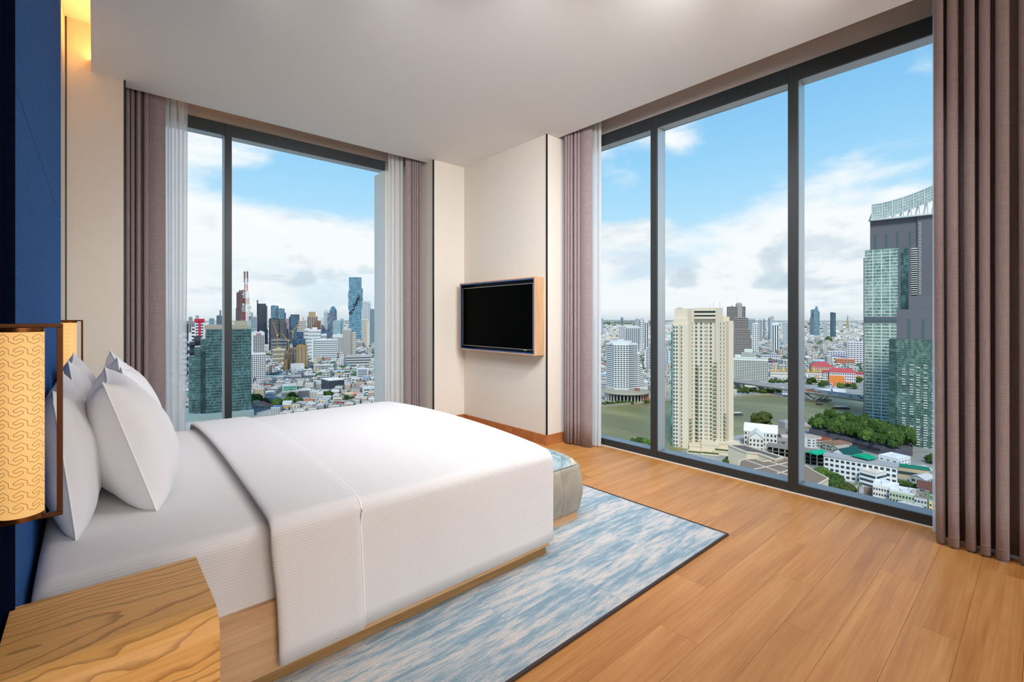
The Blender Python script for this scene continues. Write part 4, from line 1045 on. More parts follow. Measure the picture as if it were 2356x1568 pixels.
# curved crown screen with raking struts
nC = 24
def crv(k): u = 2004 + (2150-2004)*k/nC; return u, 3 + 5*sin(pi*k/nC), 462 - 28*(k/nC)**1.5
for k in range(nC):
    (u0, y0, v0), (u1, y1, v1) = crv(k), crv(k+1)
    Cr.v += [(X(u0), y0, Z(v0+36+ (k/nC)*-4)), (X(u1), y1, Z(v1+36-((k+1)/nC)*4)), (X(u1), y1, Z(v1)), (X(u0), y0, Z(v0))]
    i = len(Cr.v)-4; Cr.f.append((i, i+1, i+2, i+3))
CL = MB()
for k in range(nC+1):
    u, y, v = crv(k); CL.bar((X(u), y-.2, Z(v+36)), (X(u), y-.2, Z(v)), .5 if k % 4 else 1.1)
for q in range(6):
    pts = []
    for k in range(0, nC+1, 2): u, y, v = crv(k); pts.append((X(u), y-.25, Z(v+33*q/5.0)))
    for a, b in zip(pts, pts[1:]): CL.bar(a, b, .4 if q else 1.0)
for k in range(0, nC+1, 3):
    u, y, v = crv(k); CL.bar((X(u), y-.5, Z(v+22)), (X(u-8), y+4, Z(500)), 1.3); CL.bar((X(u), y-.5, Z(v+22)), (X(u+2), y+1, Z(500)), .8)
CL.box(X(2002), X(2150), 2, 10, Z(500), Z(496.5))
A_.build('slate_walls', cmat('676870', .6), rt, world=False); Gl.build('glass_body', gmat('3c5a56', '6f948c', 'a9c3ba', 1.6, 3.6), rt, world=False)
stuff(Gm.build('white_grid', WL, rt, world=False)); stuff(Bm.build('dark_openings', DW2, rt, world=False)); TG.build('glass_bay', TEAL, rt, world=False)
Cr.build('crown_glass', gmat('7c9b98', '9fbab5', 'c3d4cf', 3, 3), rt, world=False); CL.build('crown_frame', cmat('c7d0d0', .5), rt, world=False)
d = 482; uc = 2110; s = SC(uc, d)
rt = croot('residential_tower', uc, d, 'dark-topped green glass tower in front of the tallest one, by the right curtain', 'skyscraper'); keep(uc, d+20, 60)
A_, Bm, Gm, Gl, Bc = MB(), MB(), MB(), MB(), MB()
A_.box(X(2062), X(2215), 2, 34, Z(781), Z(711)); A_.box(X(2092), X(2215), 6, 34, Z(711), Z(679)); Gl.prism([(X(2043), 6), (X(2062), 0), (X(2215), 0), (X(2215), 34), (X(2043), 34)], Z(1034), Z(781))
for u in (2091, 2124, 2159):
    for k in range(12): Bm.box(X(u)-1.0, X(u)+1.0, 1.7, 2.1, Z(778)+(Z(732)-Z(778))*k/12, Z(778)+(Z(732)-Z(778))*(k+.8)/12)
facade(Gm, (X(2062), 0), (1, 0), X(2215)-X(2062), Z(1034), Z(782), ('lines', 62, 46, .12, .22), (0, -1))
facade(Gm, (X(2043), 6), ((X(2062)-X(2043))/hypot(X(2062)-X(2043), 6), -6/hypot(X(2062)-X(2043), 6)), hypot(X(2062)-X(2043), 6), Z(1034), Z(782), ('lines', 8, 46, .12, .22), (-.4, -.9))
rr = random.Random(5)
for j in range(34):
    z = Z(1028) + (Z(835)-Z(1028))*j/34
    for u in (2078, 2096, 2111, 2128, 2146, 2158):
        if rr.random() < .75 - .25*(j/34): Bc.box(X(u)-1.2, X(u)+1.2+rr.random(), -1.2, 0, z, z+1.1)
A_.box(X(2048), X(2215), 3, 34, 0, Z(1034))
for k in range(9): Bm.box(X(2058+14*k), X(2066+14*k), 2.6, 3.2, Z(1056), Z(1040))
A_.build('slate_walls', cmat('6a6b73', .6), rt, world=False); Gl.build('glass_body', gmat('162e2b', '315a52', '7fa498', 1.5, 3.2), rt, world=False)
stuff(Gm.build('mullions', WL2, rt, world=False, fixn=False)); stuff(Bm.build('window', DW2, rt, world=False)); stuff(Bc.build('balcony', cmat('b9c4c0'), rt, world=False))
# slate podium with tree deck
pod = [wpos(u, dist(v, 9)) for u, v in ((1862, 985), (1960, 1008), (2060, 1034), (2100, 1026), (2092, 1006), (1990, 978), (1895, 962))]
cx_ = sum(p[0] for p in pod)/7; cy_ = sum(p[1] for p in pod)/7
rt = thing('podium', (cx_, cy_, GZ), 'long slate-grey podium wall carrying the belt of trees', 'podium')
L = [(a-cx_, b-cy_) for a, b in pod]; m = MB(); m.prism(L, 0, 9); m.build('walls', cmat('5d5c64', .7), rt, world=False)
m = MB()
a, b = Vector(L[0]), Vector(L[2]); dv_ = b-a; nn = Vector((-dv_.y, dv_.x)).normalized(); nn = nn if nn.dot(Vector((cx_, cy_))) < 0 else -nn
for k in range(36): p = a + dv_*(.35+.5*k/36) + nn*.1; m.bar((p.x, p.y, 5.2), (p.x+dv_.normalized().x*.8, p.y+dv_.normalized().y*.8, 5.2), .3, 1.6)
stuff(m.build('vents', DW3, rt, world=False)); POD = pod
for p in pod: FOOT.append((p[0], p[1], 30))
FOOT.append((cx_, cy_, 55))

# ------------------------------------------------------------------ white riverside hotels
d = 740; uc = 1440; s = SC(uc, d)
rt = croot('river_hotel', uc, d, 'white three-winged hotel on a round podium across the river, left of the cream tower', 'hotel'); keep(uc, d+20, 70)
X = lambda u: (u-uc)*s; Z = lambda v: hgt(v, d)
W_, Wn, Rf, Bl = MB(), MB(), MB(), MB()
def strip_face(pts, z0, z1, nx, nz, fx=.62, fz=.55):
    for (a, b), k in zip(zip(pts, pts[1:]), nx):
        l = hypot(b[0]-a[0], b[1]-a[1]); ux = ((b[0]-a[0])/l, (b[1]-a[1])/l); ny = (ux[1], -ux[0])
        facade(Wn, a, ux, l, z0, z1, ('grid', k, nz, fx, fz), ny)
        ch = (z1-z0)/nz
        for j in range(nz+1):
            z = z0+ch*j; p = [(a[0]+ny[0]*.8, a[1]+ny[1]*.8), (b[0]+ny[0]*.8, b[1]+ny[1]*.8), b, a]; Bl.prism(p, z-.55, z+.35)
front = [(X(1393), 26), (X(1403), 14), (X(1411), 6), (X(1413), 2), (X(1446), 2), (X(1449), 6), (X(1457), 12), (X(1466), 17)]
W_.prism(front + [(X(1466), 45), (X(1393), 45)], 0, Z(791))
strip_face(front, Z(893), Z(794), [3, 2, 1, 5, 1, 3, 3], 21)
for k, (u0, u1, v) in enumerate(((1466, 1473, 812), (1473, 1479, 842), (1479, 1483, 858), (1483, 1491, 880))):
    y = 17 + 4*k; W_.box(X(u0), X(u1), y, 45, 0, Z(v)); strip_face([(X(u0), y), (X(u1), y)], Z(893), Z(v+3), [2], max(3, int((893-v)/4.7)))
Rf.box(X(1402), X(1452), 8, 38, Z(791), Z(785)); Rf.box(X(1420), X(1436), 12, 30, Z(785), Z(782))
W_.build('walls', cmat('d9dcdc', .75), rt, world=False); stuff(Wn.build('window', DW, rt, world=False, fixn=False)); stuff(Bl.build('balcony', cmat('e6e8e8', .7), rt, world=False)); Rf.build('rooftop_plant', cmat('cfd4d5'), rt, world=False)
m = MB(); m.lathe(X(1440), 16, [(34, 0), (34, 1)], 40); m.lathe(X(1440), 16, [(36, Z(905)), (38, Z(903)), (36, Z(899.5)), (22, Z(897))], 40); m.build('round_terrace', cmat('a39d8e'), rt, world=False)
m = MB(); m.lathe(X(1440), 16, [(27, 0), (27, Z(905))], 24); m.build('lobby_glass', DARKG, rt, world=False)
for k in range(20): a = pi + pi*k/19; m = MB(); m.cyl(X(1440)+33*cos(a), 16+33*sin(a), .7, 0, Z(905), 6); m.build('column', cmat('d9d4c8'), rt, world=False)
m = MB(); m.prism([(X(1460), -2), (X(1472), 0), (X(1472), 12), (X(1460), 12)], Z(897), Z(894)); m.prism([(X(1474), -4), (X(1493), 2), (X(1493), 14), (X(1474), 12)], 0, Z(901)); m.build('annex_roofs', cmat('9a6658'), rt, world=False)
# slab hotel with honeycomb balconies and stepped wing
d = 905; uc = 1728; s = SC(uc, d)
rt = croot('slab_hotel', uc, d, 'broad white slab hotel with rows of scalloped balconies right of the cream tower', 'hotel'); keep(uc, d+15, 65)
X = lambda u: (u-uc)*s; Z = lambda v: hgt(v, d)
W_, Wn, Bl, Rf = MB(), MB(), MB(), MB()
W_.box(X(1676), X(1767), 2, 26, 0, Z(826)); nz = 15; nx = 22; w = X(1767)-X(1676)
facade(Wn, (X(1676), 2), (1, 0), w, Z(884), Z(829), ('grid', nx, nz, .6, .6), (0, -1))
for j in range(nz+1):
    z = Z(884)+(Z(829)-Z(884))*j/nz
    for i in range(nx): x = X(1676)+w*(i+.5)/nx; Bl.prism([(x-w/nx*.42, 2), (x-w/nx*.25, .4), (x+w/nx*.25, .4), (x+w/nx*.42, 2)], z-.5, z+.6)
W_.box(X(1690), X(1738), 10, 26, Z(826), Z(818)); W_.box(X(1705), X(1738), 14, 30, Z(818), Z(812)); W_.box(X(1712), X(1732), 16, 30, Z(812), Z(804))
for v0 in (816, 810): facade(Wn, (X(1704), 9.9), (1, 0), X(1737)-X(1704), Z(v0+6), Z(v0), ('grid', 9, 2, .6, .5), (0, -1))
Rf.box(X(1680), X(1764), 6, 22, Z(826), Z(824)); W_.box(X(1668), X(1775), -6, 20, 0, Z(887))
W_.build('walls', cmat('d5dad4', .75), rt, world=False); stuff(Wn.build('window', DW3, rt, world=False, fixn=False)); stuff(Bl.build('balcony', cmat('dfe3dd', .7), rt, world=False)); Rf.build('rooftop_plant', cmat('b9bdb8'), rt, world=False)
# unfinished tower: bare concrete frame
d = 1190; uc = 1700; s = SC(uc, d)
rt = croot('unfinished_tower', uc, d, 'unfinished grey concrete tower with empty frames and a small dome behind the cream tower', 'skyscraper'); keep(uc, d+20, 55)
X = lambda u: (u-uc)*s; Z = lambda v: hgt(v, d)
Cn, Dk = MB(), MB()
for (u0, u1, y0, vt, vb, nx) in ((1672, 1715, 4, 705, 860, 11), (1690, 1721, 0, 731, 860, 9), (1690, 1726, -4, 758, 860, 11), (1690, 1728.5, -8, 777, 860, 12)):
    Dk.box(X(u0)+.6, X(u1)-.6, y0+1.2, 38, 0, Z(vt)-.5); H = Z(vt); nz = int(H/4.4); w = X(u1)-X(u0)
    for j in range(nz+1): z = H*j/nz; Cn.box(X(u0), X(u1), y0, y0+1.4, z-.65, z+.65); Cn.box(X(u0), X(u0)+1.4, y0+1.4, 38, z-.65, z+.65); Cn.box(X(u1)-1.4, X(u1), y0+1.4, 38, z-.65, z+.65)
    for i in range(nx+1): x = X(u0)+w*i/nx; Cn.box(x-.55, x+.55, y0-.1, y0+1.2, 0, Z(vt))
Cn.box(X(1672), X(1690), 3.5, 10, 0, Z(745)); Cn.box(X(1697), X(1708), 3, 12, Z(730), Z(703))
Cn.lathe(X(1700), 12, [(7.5, Z(705)), (7.5, Z(700)), (6.5, Z(697.5)), (4, Z(695.6)), (.3, Z(695))], 16); Cn.tube([(X(1695.5), 12, Z(704)), (X(1695.5), 12, Z(676))], .25, 4); Cn.box(X(1682), X(1686), 10, 14, Z(705), Z(702))
Dk.build('dark_core', cmat('545252', .9), rt, world=False); stuff(Cn.build('concrete_frame', cmat('a5a09b', .9), rt, world=False))
# round-gabled white hotel
d = 1180; uc = 1512; s = SC(uc, d)
rt = croot('arched_hotel', uc, d, 'white round-gabled hotel between the first mullion and the three-winged hotel', 'hotel'); keep(uc, d+15, 60)
X = lambda u: (u-uc)*s; Z = lambda v: hgt(v, d)
W_, Wn = MB(), MB()
arch = [(X(1483), Z(848))] + [(X(1512)-(X(1512)-X(1483))*cos(a), Z(812)+(Z(791)-Z(812))*sin(a)) for a in [pi*k/18 for k in range(19)]] + [(X(1541), Z(848))]
i = 0; n = len(arch); W_.v += [(x, 0, z) for x, z in arch] + [(x, 24, z) for x, z in arch]; W_.f += [tuple(range(n)), tuple(range(2*n-1, n-1, -1))] + [(k, k+n, (k+1) % n+n, (k+1) % n) for k in range(n)]
W_.box(X(1483), X(1541), 0, 24, 0, Z(847))
nz = 14
for j in range(nz):
    z0 = Z(846)+(Z(793)-Z(846))*j/nz; tt = max(0, (z0-Z(812))/(Z(791)-Z(812))); hw = (X(1512)-X(1483))*sqrt(max(.02, 1-tt*tt))*.9
    for i in range(9): x = X(1512)-hw+2*hw*i/9; Wn.quad((x+.5, -.2, z0+.7), (x+2*hw/9-.5, -.2, z0+.7), (x+2*hw/9-.5, -.2, z0+2.6), (x+.5, -.2, z0+2.6))
W_.build('walls', cmat('d6d8dd', .75), rt, world=False); stuff(Wn.build('window', DW, rt, world=False, fixn=False))
# ------------------------------------------------------------------ bridge
A0, A1 = Vector(wpos(1752, 822)), Vector(wpos(2040, 650))
bd = (A1-A0); bl = bd.length; bu = bd.normalized(); bn = Vector((-bu.y, bu.x))
if bn.dot(Vector(FW)) < 0: bn = -bn
rt = thing('road_bridge', (A0.x, A0.y, GZ), 'twin concrete road bridge crossing the river on V-shaped piers', 'bridge', None, atan2(bu.y, bu.x))
def bdeck(y0, y1, nm):
    m = MB(); m.box(-160, bl, y0, y1, 13.2, 14.4); m.box(-160, bl, y0+2.5, y1-2.5, 10.8, 13.2); m.build(nm, cmat('a9a7a0'), rt, world=False)
    m = MB(); m.box(-160, bl, y0, y0+.35, 14.4, 15.5); m.box(-160, bl, y1-.35, y1, 14.4, 15.5); m.build('railing', cmat('b9b8b4'), rt, world=False)
    m = MB(); m.box(-160, bl, y0+.5, y1-.5, 14.4, 14.46); m.build('roadway', cmat('8b8c8f'), rt, world=False)
bdeck(0, 13, 'deck'); bdeck(20, 33, 'deck')
inv = Matrix.Rotation(-atan2(bu.y, bu.x), 2)
pc = inv @ (Vector(onground(1885, 921)) - A0)
m = MB(); m.box(pc.x-9, pc.x+9, -4, 36, 0, 2.2); m.build('pier_base', cmat('6a675f'), rt, world=False)
for y in (6.5, 26.5):
    for sg in (-1, 1): m = MB(); m.bar((pc.x+sg*2, y, 1.8), (pc.x+sg*14, y, 11), 7, 1.6); m.build('pier_leg', cmat('b5b2aa'), rt, world=False)
for xx in (-120, -60, -10):
    m = MB(); m.box(xx-2, xx+2, 2, 31, 0, 11); m.build('pier', cmat('a19f99'), rt, world=False)
def frombridge(x, y, z): p = Matrix.Rotation(atan2(bu.y, bu.x), 2) @ Vector((x, y)); return (A0.x+p.x, A0.y+p.y, GZ+z)
CARMESH = {}
def carmesh(l, h, w):
    k = (l, h)
    if k not in CARMESH:
        m = MB(); m.box(-l/2, l/2, -w/2, w/2, .35, h*.58); m.box(-l*.3, l*.28, -w*.44, w*.44, h*.58, h)
        g = MB()
        for sx in (-.3, .3):
            for sy in (-1, 1): g.tube([(l*sx, sy*w*.4, .35), (l*sx, sy*w*.52, .35)], .35, 8)
        CARMESH[k] = (m.mesh('body', WOBJ), g.mesh('wheels', DW3))
    return CARMESH[k]
def car(x, y, l, h, w, colr, label, nm='car', cat='car', flip=0):
    p = frombridge(x, y, 14.46); o = thing(nm, p, label, cat, 'traffic on the bridge', atan2(bu.y, bu.x)+flip)
    a, b = carmesh(l, h, w)
    for me, n_ in ((a, 'body'), (b, 'wheels')): c = bpy.data.objects.new(n_, me); COL.objects.link(c); c.parent = o; c.color = (*lin(colr), 1)
def bx_at(u, y):
    best = min((abs((lambda q: CX + FPX*(q[0]*RT[0]+q[1]*RT[1])/(q[0]*FW[0]+q[1]*FW[1]))(frombridge(x, y, 14)) - u), x) for x in range(-150, int(bl), 2)); return best[1]
car(bx_at(1864, 4), 4, 11.5, 3.2, 2.5, 'c9552f', 'orange-red bus on the near bridge deck beside the second mullion', 'bus', 'bus')
for u, y, c, lab in ((1876, 4, '3a3d44', 'dark car following the orange bus on the bridge'), (1886, 8, 'b23b2e', 'red car on the near bridge deck'), (1910, 4, '30343c', 'dark car on the near deck right of the bridge pier'), (1926, 8, 'd8dade', 'white van on the near bridge deck'),
        (1957, 4, '2e3136', 'dark car beside the yellow taxi on the bridge'), (1963, 4, 'd2a62e', 'yellow taxi on the near bridge deck'), (1981, 8, '3b4047', 'dark car near the slate tower on the bridge'), (1869, 24, '2f3339', 'dark car on the far bridge deck near the mullion'), (1926, 28, 'c8cace', 'pale car on the far bridge deck'), (1976, 24, '33373d', 'dark car on the far bridge deck near the slate tower'),
        (1800, 4, 'dfe1e3', 'white car on the bridge approach left of the mullion'), (1812, 24, 'e2e3e5', 'white van on the far deck left of the mullion')):
    car(bx_at(u, y), y, 4.6, 1.6, 1.9, c, lab)
# boats
def boat(u, v, l, w, label, hull, roofc, rz):
    x, y = onground(u, v); o = thing('river_boat', (x, y, GZ+.06), label, 'boat', None, CROT+rz)
    m = MB(); pr = [(-l/2, w*.32), (-l/2, -w*.32), (-l*.35, -w/2), (l*.3, -w/2), (l/2, 0), (l*.3, w/2), (-l*.35, w/2)]
    m.prism(pr, 0, 1.5); m.build('hull', cmat(hull), o, world=False)
    m = MB(); m.box(-l*.4, l*.32, -w*.4, w*.4, 3.6, 3.9); m.box(-l*.15, l*.1, -w*.25, w*.25, 3.9, 4.3); m.build('canopy', cmat(roofc, .5), o, world=False)
    m = MB(); m.box(-l*.38, l*.3, -w*.34, w*.34, 1.5, 2.5); m.build('cabin', DW, o, world=False)
    m = MB()
    for k in range(6):
        for sg in (-1, 1): xx = -l*.38+l*.68*k/5; m.tube([(xx, sg*w*.38, 1.5), (xx, sg*w*.38, 3.6)], .12, 5)
    m.build('canopy_posts', cmat('8d8f90'), o, world=False)
boat(1886, 931, 11, 4.5, 'small ferry with a dark canopy below the bridge pier', '4a4038', '6d7073', .1)
boat(1936, 940, 24, 5, 'long dark boat with a white canopy in the middle of the river', '40302c', 'e6e6e4', -.05)
boat(1697, 955, 16, 4.5, 'white-roofed boat just right of the cream hotel tower', '54504c', 'e9e9e6', .15)

# ------------------------------------------------------------------ temple quarter across the river
def px(u, v, wpx): return wpx*dist(v)/FPX
def G_(name, label, u, v, wpx, dep, hpx, risepx, wall, roofc, floors, nx, rot=0., hip=0, group=None, cat='building'):
    s_ = dist(v)/FPX; c_ = cos(FR(u)); return gable(name, label, u, v, wpx*s_*c_, dep, hpx*s_, risepx*s_, rot+FR(u+wpx/2), wall, roofc, floors, nx, cat, None, hip*s_, group, .4)
def F_(name, label, u, v, wpx, dep, hpx, wall, roofc, st, rot=0., cat='building', group=None, seed=0):
    s_ = dist(v)/FPX; c_ = cos(FR(u)); return flat(name, label, u, v, wpx*s_*c_, dep, hpx*s_, rot+FR(u+wpx/2), wall, roofc, st, cat, group, seed=seed)
G_('red_roofed_hall', 'large pink building under a red hipped roof across the river', 1866, 868, 53, 36, 26, 10, 'dcb3a0', 'b9585a', 5, 12, .12, 14)
G_('red_roofed_school', 'long white school with red roofs and open galleries behind the orange temple', 1908, 880, 60, 20, 25, 9, 'd9d3d8', 'b5575c', 4, 12, .12, 6)
G_('red_roofed_wing', 'lower red-roofed white wing at the left of the long school', 1894, 878, 14, 18, 22, 5, 'dcd8dc', 'a94e50', 4, 3, .1, 2)
G_('red_roofed_wing', 'small red-roofed white wing next to the slate tower edge', 1966, 876, 24, 16, 16, 5, 'dcdade', 'ac4b4c', 2, 5, .1, 4)
G_('temple_hall', 'white temple hall with a steep orange tiled roof across the river', 1910, 889, 34, 20, 10, 15, 'e7e1da', 'cf7a3c', 1, 7, .15)
G_('temple_gallery', 'low temple gallery with bright orange roofs right of the temple hall', 1944, 878, 40, 12, 7, 7, 'e6dfd6', 'e09438', 1, 7, .15)
G_('temple_porch', 'small orange-roofed porch in front of the temple hall', 1918, 891, 13, 8, 5, 5, 'e7e1da', 'd5743c', 1, 2, .15)
G_('temple_porch', 'small orange-roofed pavilion left of the temple hall', 1897, 886, 11, 8, 5, 5, 'e7e1da', 'd2703c', 1, 2, .15)
G_('temple_porch', 'small orange-roofed gate right of the temple hall', 1947, 889, 12, 8, 5, 5, 'e7e1da', 'd2703c', 1, 2, .15)
F_('palace_row', 'long white row with small dark windows and golden gables left of the second mullion', 1772, 871, 62, 22, 16, 'e2dbd8', 'b09a78', ('grid', 24, 2, .4, .45), .12)
F_('palace_row', 'white row with small windows and golden gables right of the second mullion', 1852, 871, 42, 20, 14, 'e4dedc', 'ab9270', ('grid', 16, 2, .4, .45), .12)
for k, (u, v, h) in enumerate(((1784, 850, 12), (1802, 850, 11), (1814, 852, 16), (1859, 853, 10), (1873, 853, 10), (1887, 856, 11))):
    s_ = dist(870)/FPX; x, y = wpos(u, dist(870)+6); z = hgt(v, dist(870))
    o = thing('golden_spire', (x, y, GZ), ['golden spire gable over the left end of the white row', 'golden spire gable in the middle of the white row left of the mullion', 'tallest golden spire gable, just left of the mullion', 'golden spire gable just right of the mullion', 'golden spire gable in the middle of the right white row', 'golden spire gable at the right end of the white row'][k], 'spire')
    m = MB(); m.lathe(0, 0, [(6*s_, 12*s_), (6*s_, hgt(v+3, dist(870)))], 4); m.build('gable_block', cmat('b09a78'), o, world=False)
    m = MB(); m.lathe(0, 0, [(5.5*s_, z-4*s_), (4*s_, z-1*s_), (3.6*s_, z), (2*s_, z+h*.35*s_), (.9*s_, z+h*.6*s_), (.1, z+h*s_)], 8); m.build('spire', cmat('c9a95e', .45), o, world=False)
F_('orange_block', 'salmon-orange apartment block across the river', 1922, 843, 43, 14, 18, 'd98a66', 'c9a58c', ('grid', 9, 4, .7, .45), .08)
F_('white_office', 'wide white office block with dark bands behind the salmon-orange one', 1904, 834, 46, 25, 26, 'd9dbe0', 'c9ccd0', ('grid', 8, 7, .75, .45), .08)
F_('white_office', 'tall white slab office next to the slate tower', 1949, 842, 48, 22, 56, 'dcdde2', 'd4d6da', ('grid', 7, 12, .72, .42), .08)
F_('cream_office', 'low cream block with a blue roof edge in front of the white offices', 1911, 836, 34, 18, 16, 'e5dfd6', '6a6fb0', ('grid', 6, 2, .6, .4), .08)
G_('blue_roof_hall', 'hall with a curved blue roof right of the red hipped roof', 1938, 852, 46, 18, 6, 5, 'c6ccd2', '7f9fbd', 1, 6, .08, 6)
G_('blue_roof_hall', 'pale blue shed behind the red hipped roof', 1868, 836, 50, 20, 8, 2, 'a9c2da', 'c2d4e2', 1, 5, .08, 4)
G_('orange_roof_house', 'yellow and orange-roofed building beside the second mullion', 1855, 826, 26, 16, 4, 5, 'd9c08a', 'd9913a', 1, 5, .05, 4)
F_('school_block', 'pinkish white block with dark windows under a teal roof edge left of the mullion', 1750, 829, 44, 18, 14, 'd9cfd6', '5e8796', ('grid', 9, 2, .6, .4), .1)
G_('orange_roof_house', 'orange-roofed house behind the pinkish white block', 1760, 813, 22, 14, 3, 3, 'cdbfb4', 'd0764c', 1, 4, .05, 2)
F_('magenta_block', 'dark block with a magenta panel left of the second mullion', 1766, 841, 20, 14, 12, '6f6470', '8b8590', ('band', 1, 3, .9, .4), .1)
F_('grey_block', 'grey block with window bands left of the second mullion', 1788, 840, 28, 16, 13, 'a9abad', 'b7b8b9', ('band', 1, 4, .95, .4), .1)
m_p = bpy.data.objects['magenta_block']; m = MB(); m.box(10, 17, -.4, -.1, 1, 13); m.build('magenta_panel', cmat('c0487a'), m_p, world=False)
# white tent-like ferry terminal and pier sheds behind the bridge
x, y = onground(1880, 903); o = thing('ferry_hall', (x, y, GZ), 'long white barrel-roofed pavilion on the bank behind the bridge', 'pavilion', None, CROT+.05)
m = MB(); nA = 12; Lg = 70*dist(903)/FPX; R0 = 7.
for k in range(nA+1): a = pi*k/nA; m.v += [(0, R0-R0*cos(a), R0*sin(a)*.85), (Lg, R0-R0*cos(a), R0*sin(a)*.85)]
for k in range(nA): m.f.append((2*k, 2*k+1, 2*k+3, 2*k+2))
m.f += [tuple(2*k for k in range(nA, -1, -1)), tuple(2*k+1 for k in range(nA+1))]; m.build('barrel_roof', cmat('e4e5e6', .5), o, True, world=False)
m = MB(); m.box(Lg*.5, Lg*.53, -.2, R0*.5, .2, R0*.8); m.build('dark_rib', cmat('55585c'), o, world=False)
x, y = onground(1800, 914); o = thing('pier_shed', (x, y, GZ), 'grey roofed ferry pier under the bridge, left of the mullion', 'pier', None, CROT-.2)
m = MB(); m.box(-4, 30, -3, 8, .2, 1.2); m.build('pontoon', cmat('8b8e92'), o, world=False)
for k in range(3): m = MB(); m.v += [(k*10,-2,5),(k*10+9,-2,5),(k*10+9,6,5),(k*10,6,5),(k*10,2,7.5),(k*10+9,2,7.5)]; m.f += [(0,1,5,4),(2,3,4,5),(3,0,4),(1,2,5),(3,2,1,0)]; m.build('roof', cmat('b4bcc4'), o, world=False)
m = MB(); [m.tube([(xx, yy, 1.2), (xx, yy, 5)], .25, 5) for xx in (0, 9, 18, 29) for yy in (-1.5, 5.5)]; m.build('posts', cmat('777b80'), o, world=False)

# ------------------------------------------------------------------ far towers right window
tower('curved_tower', 'blue glass tower with a curved blade top on the far skyline', 1872, 1886, 716, 3300, 40, '6f8494', ('lines', 4, 24, 1.2, 1.6), WL2, wm=BLUEG, roof=False, blocks=((1874,1883,709,2,30),(1876,1881,704,4,25)), seed=1)
tower('slab_tower', 'grey slab tower attached left of the curved blade tower', 1865, 1874, 712, 3360, 30, '8c99a4', ('grid', 4, 26, .6, .5), seed=2)
tower('slab_tower', 'low dark slab left of the curved blade tower', 1863, 1872, 731, 3250, 30, '76838e', ('grid', 4, 18, .6, .5), seed=3)
tower('dark_tower', 'dark blue-grey tower standing alone on the far skyline', 1910, 1923, 719, 2900, 34, '4c6076', ('lines', 3, 22, .8, 1.2), WL2, wm=NAVYG, roof=False, blocks=((1910,1918,718,0,20),), seed=4)
for k, (u0, u1, vt, d, c, lab) in enumerate([(1772,1780,727,2600,'c4c9cc','slim pale tower on the far skyline, left of the second mullion'),(1744,1753,732,2300,'cfd2cf','pale tower pair further left on the far skyline'),(1767,1772,731,2700,'8ea0ae','low blue-grey tower beside the slim pale one'),
        (1755,1761,733,2900,'a9b6c0','small blue tower between the pale ones'),(1731,1746,744,1700,'d9dcde','white apartment block right of the unfinished tower'),(1776,1792,743,1650,'dfe1e3','white stepped apartment tower above the low roofs'),
        (1801,1817,741,2100,'bfc9d0','grey apartment slab just left of the second mullion'),(1721,1738,732,3300,'b6c2cb','distant pale slab behind the unfinished tower'),(1895,1904,742,2600,'b9c9d2','small glassy block between the two far towers'),
        (1428,1434,730,3400,'8798a6','blue stepped tower on the far skyline in the first bay'),(1462,1470,733,2500,'b7bec4','grey slab tower left of the first mullion'),(1470,1482,732,2450,'c4c9cd','pale slab tower close to the first mullion'),
        (1473,1480,738,1700,'dcdde0','white tall slab with dark stripes, first bay'),(1482,1492,737,1690,'d5d7da','white striped slab next to the first mullion'),(1424,1440,750,1900,'cdd0d3','row-like pale apartment block in the first bay'),(1440,1472,751,1850,'d0d3d6','wide pale apartment row in the first bay'),
        (1382,1388,732,3800,'a7bccb','tiny bluish block far out at the left end of the big window')]):
    w_ = (u1-u0)*d/FPX
    tower('far_tower', lab, u0, u1, vt, d, w_*.7, c, ('vert', max(2, int(w_/7)), 1, .45, .9) if k % 2 else ('grid', max(2, int(w_/6)), 16, .5, .5), DW, 'tower', seed=k, group=None)
# slender far bridge pylon
x, y = wpos(1950, 5200); o = thing('bridge_pylon', (x, y, GZ), 'tiny golden cable bridge pylon on the far horizon', 'pylon', None, CROT)
m = MB(); z = hgt(724, 5200); m.bar((-14, 0, 0), (0, 0, z*.75), 7); m.bar((14, 0, 0), (0, 0, z*.75), 7); m.bar((0, 0, z*.7), (0, 0, z), 5); m.build('mast', cmat('b9996a'), o, world=False)
m = MB(); m.box(-260, 300, -8, 8, 40, 46); m.build('deck', cmat('a9b2b9'), o, world=False)
m = MB()
for k in range(1, 7): m.tube([(0, 0, z*.9), (k*38, 0, 46)], .8, 4); m.tube([(0, 0, z*.9), (-k*36, 0, 46)], .8, 4)
stuff(m.build('stay_cables', cmat('c0c5c9'), o, world=False))

# ------------------------------------------------------------------ skyline in the back window
d = 630; uc = 515; s = SC(uc, d)
rt = croot('glass_tower', uc, d, 'dark green glass office tower with stepped left side beyond the bed', 'skyscraper'); keep(uc, d+25, 62)
X = lambda u: (u-uc)*s; Z = lambda v: hgt(v, d)
Gl, Ln, Rf, Sl = MB(), MB(), MB(), MB()
Gl.box(X(474), X(580), 0, 45, 0, Z(757)); Gl.box(X(462), X(474), 5, 45, 0, Z(780)); Gl.box(X(448), X(462), 7, 45, 0, Z(797))
Gl.lathe(X(451), 17, [(X(451)-X(434.5), 0), (X(451)-X(434.5), Z(818))], 28)
Sl.box(X(463), X(475), 2, 10, 0, Z(806))
facade(Ln, (X(474), 0), (1, 0), X(580)-X(474), 2, Z(757.5), ('lines', 26, 30, .10, .42), (0, -1)); facade(Ln, (X(580), 0), (0, 1), 45, 2, Z(757.5), ('lines', 11, 30, .1, .4), (1, 0))
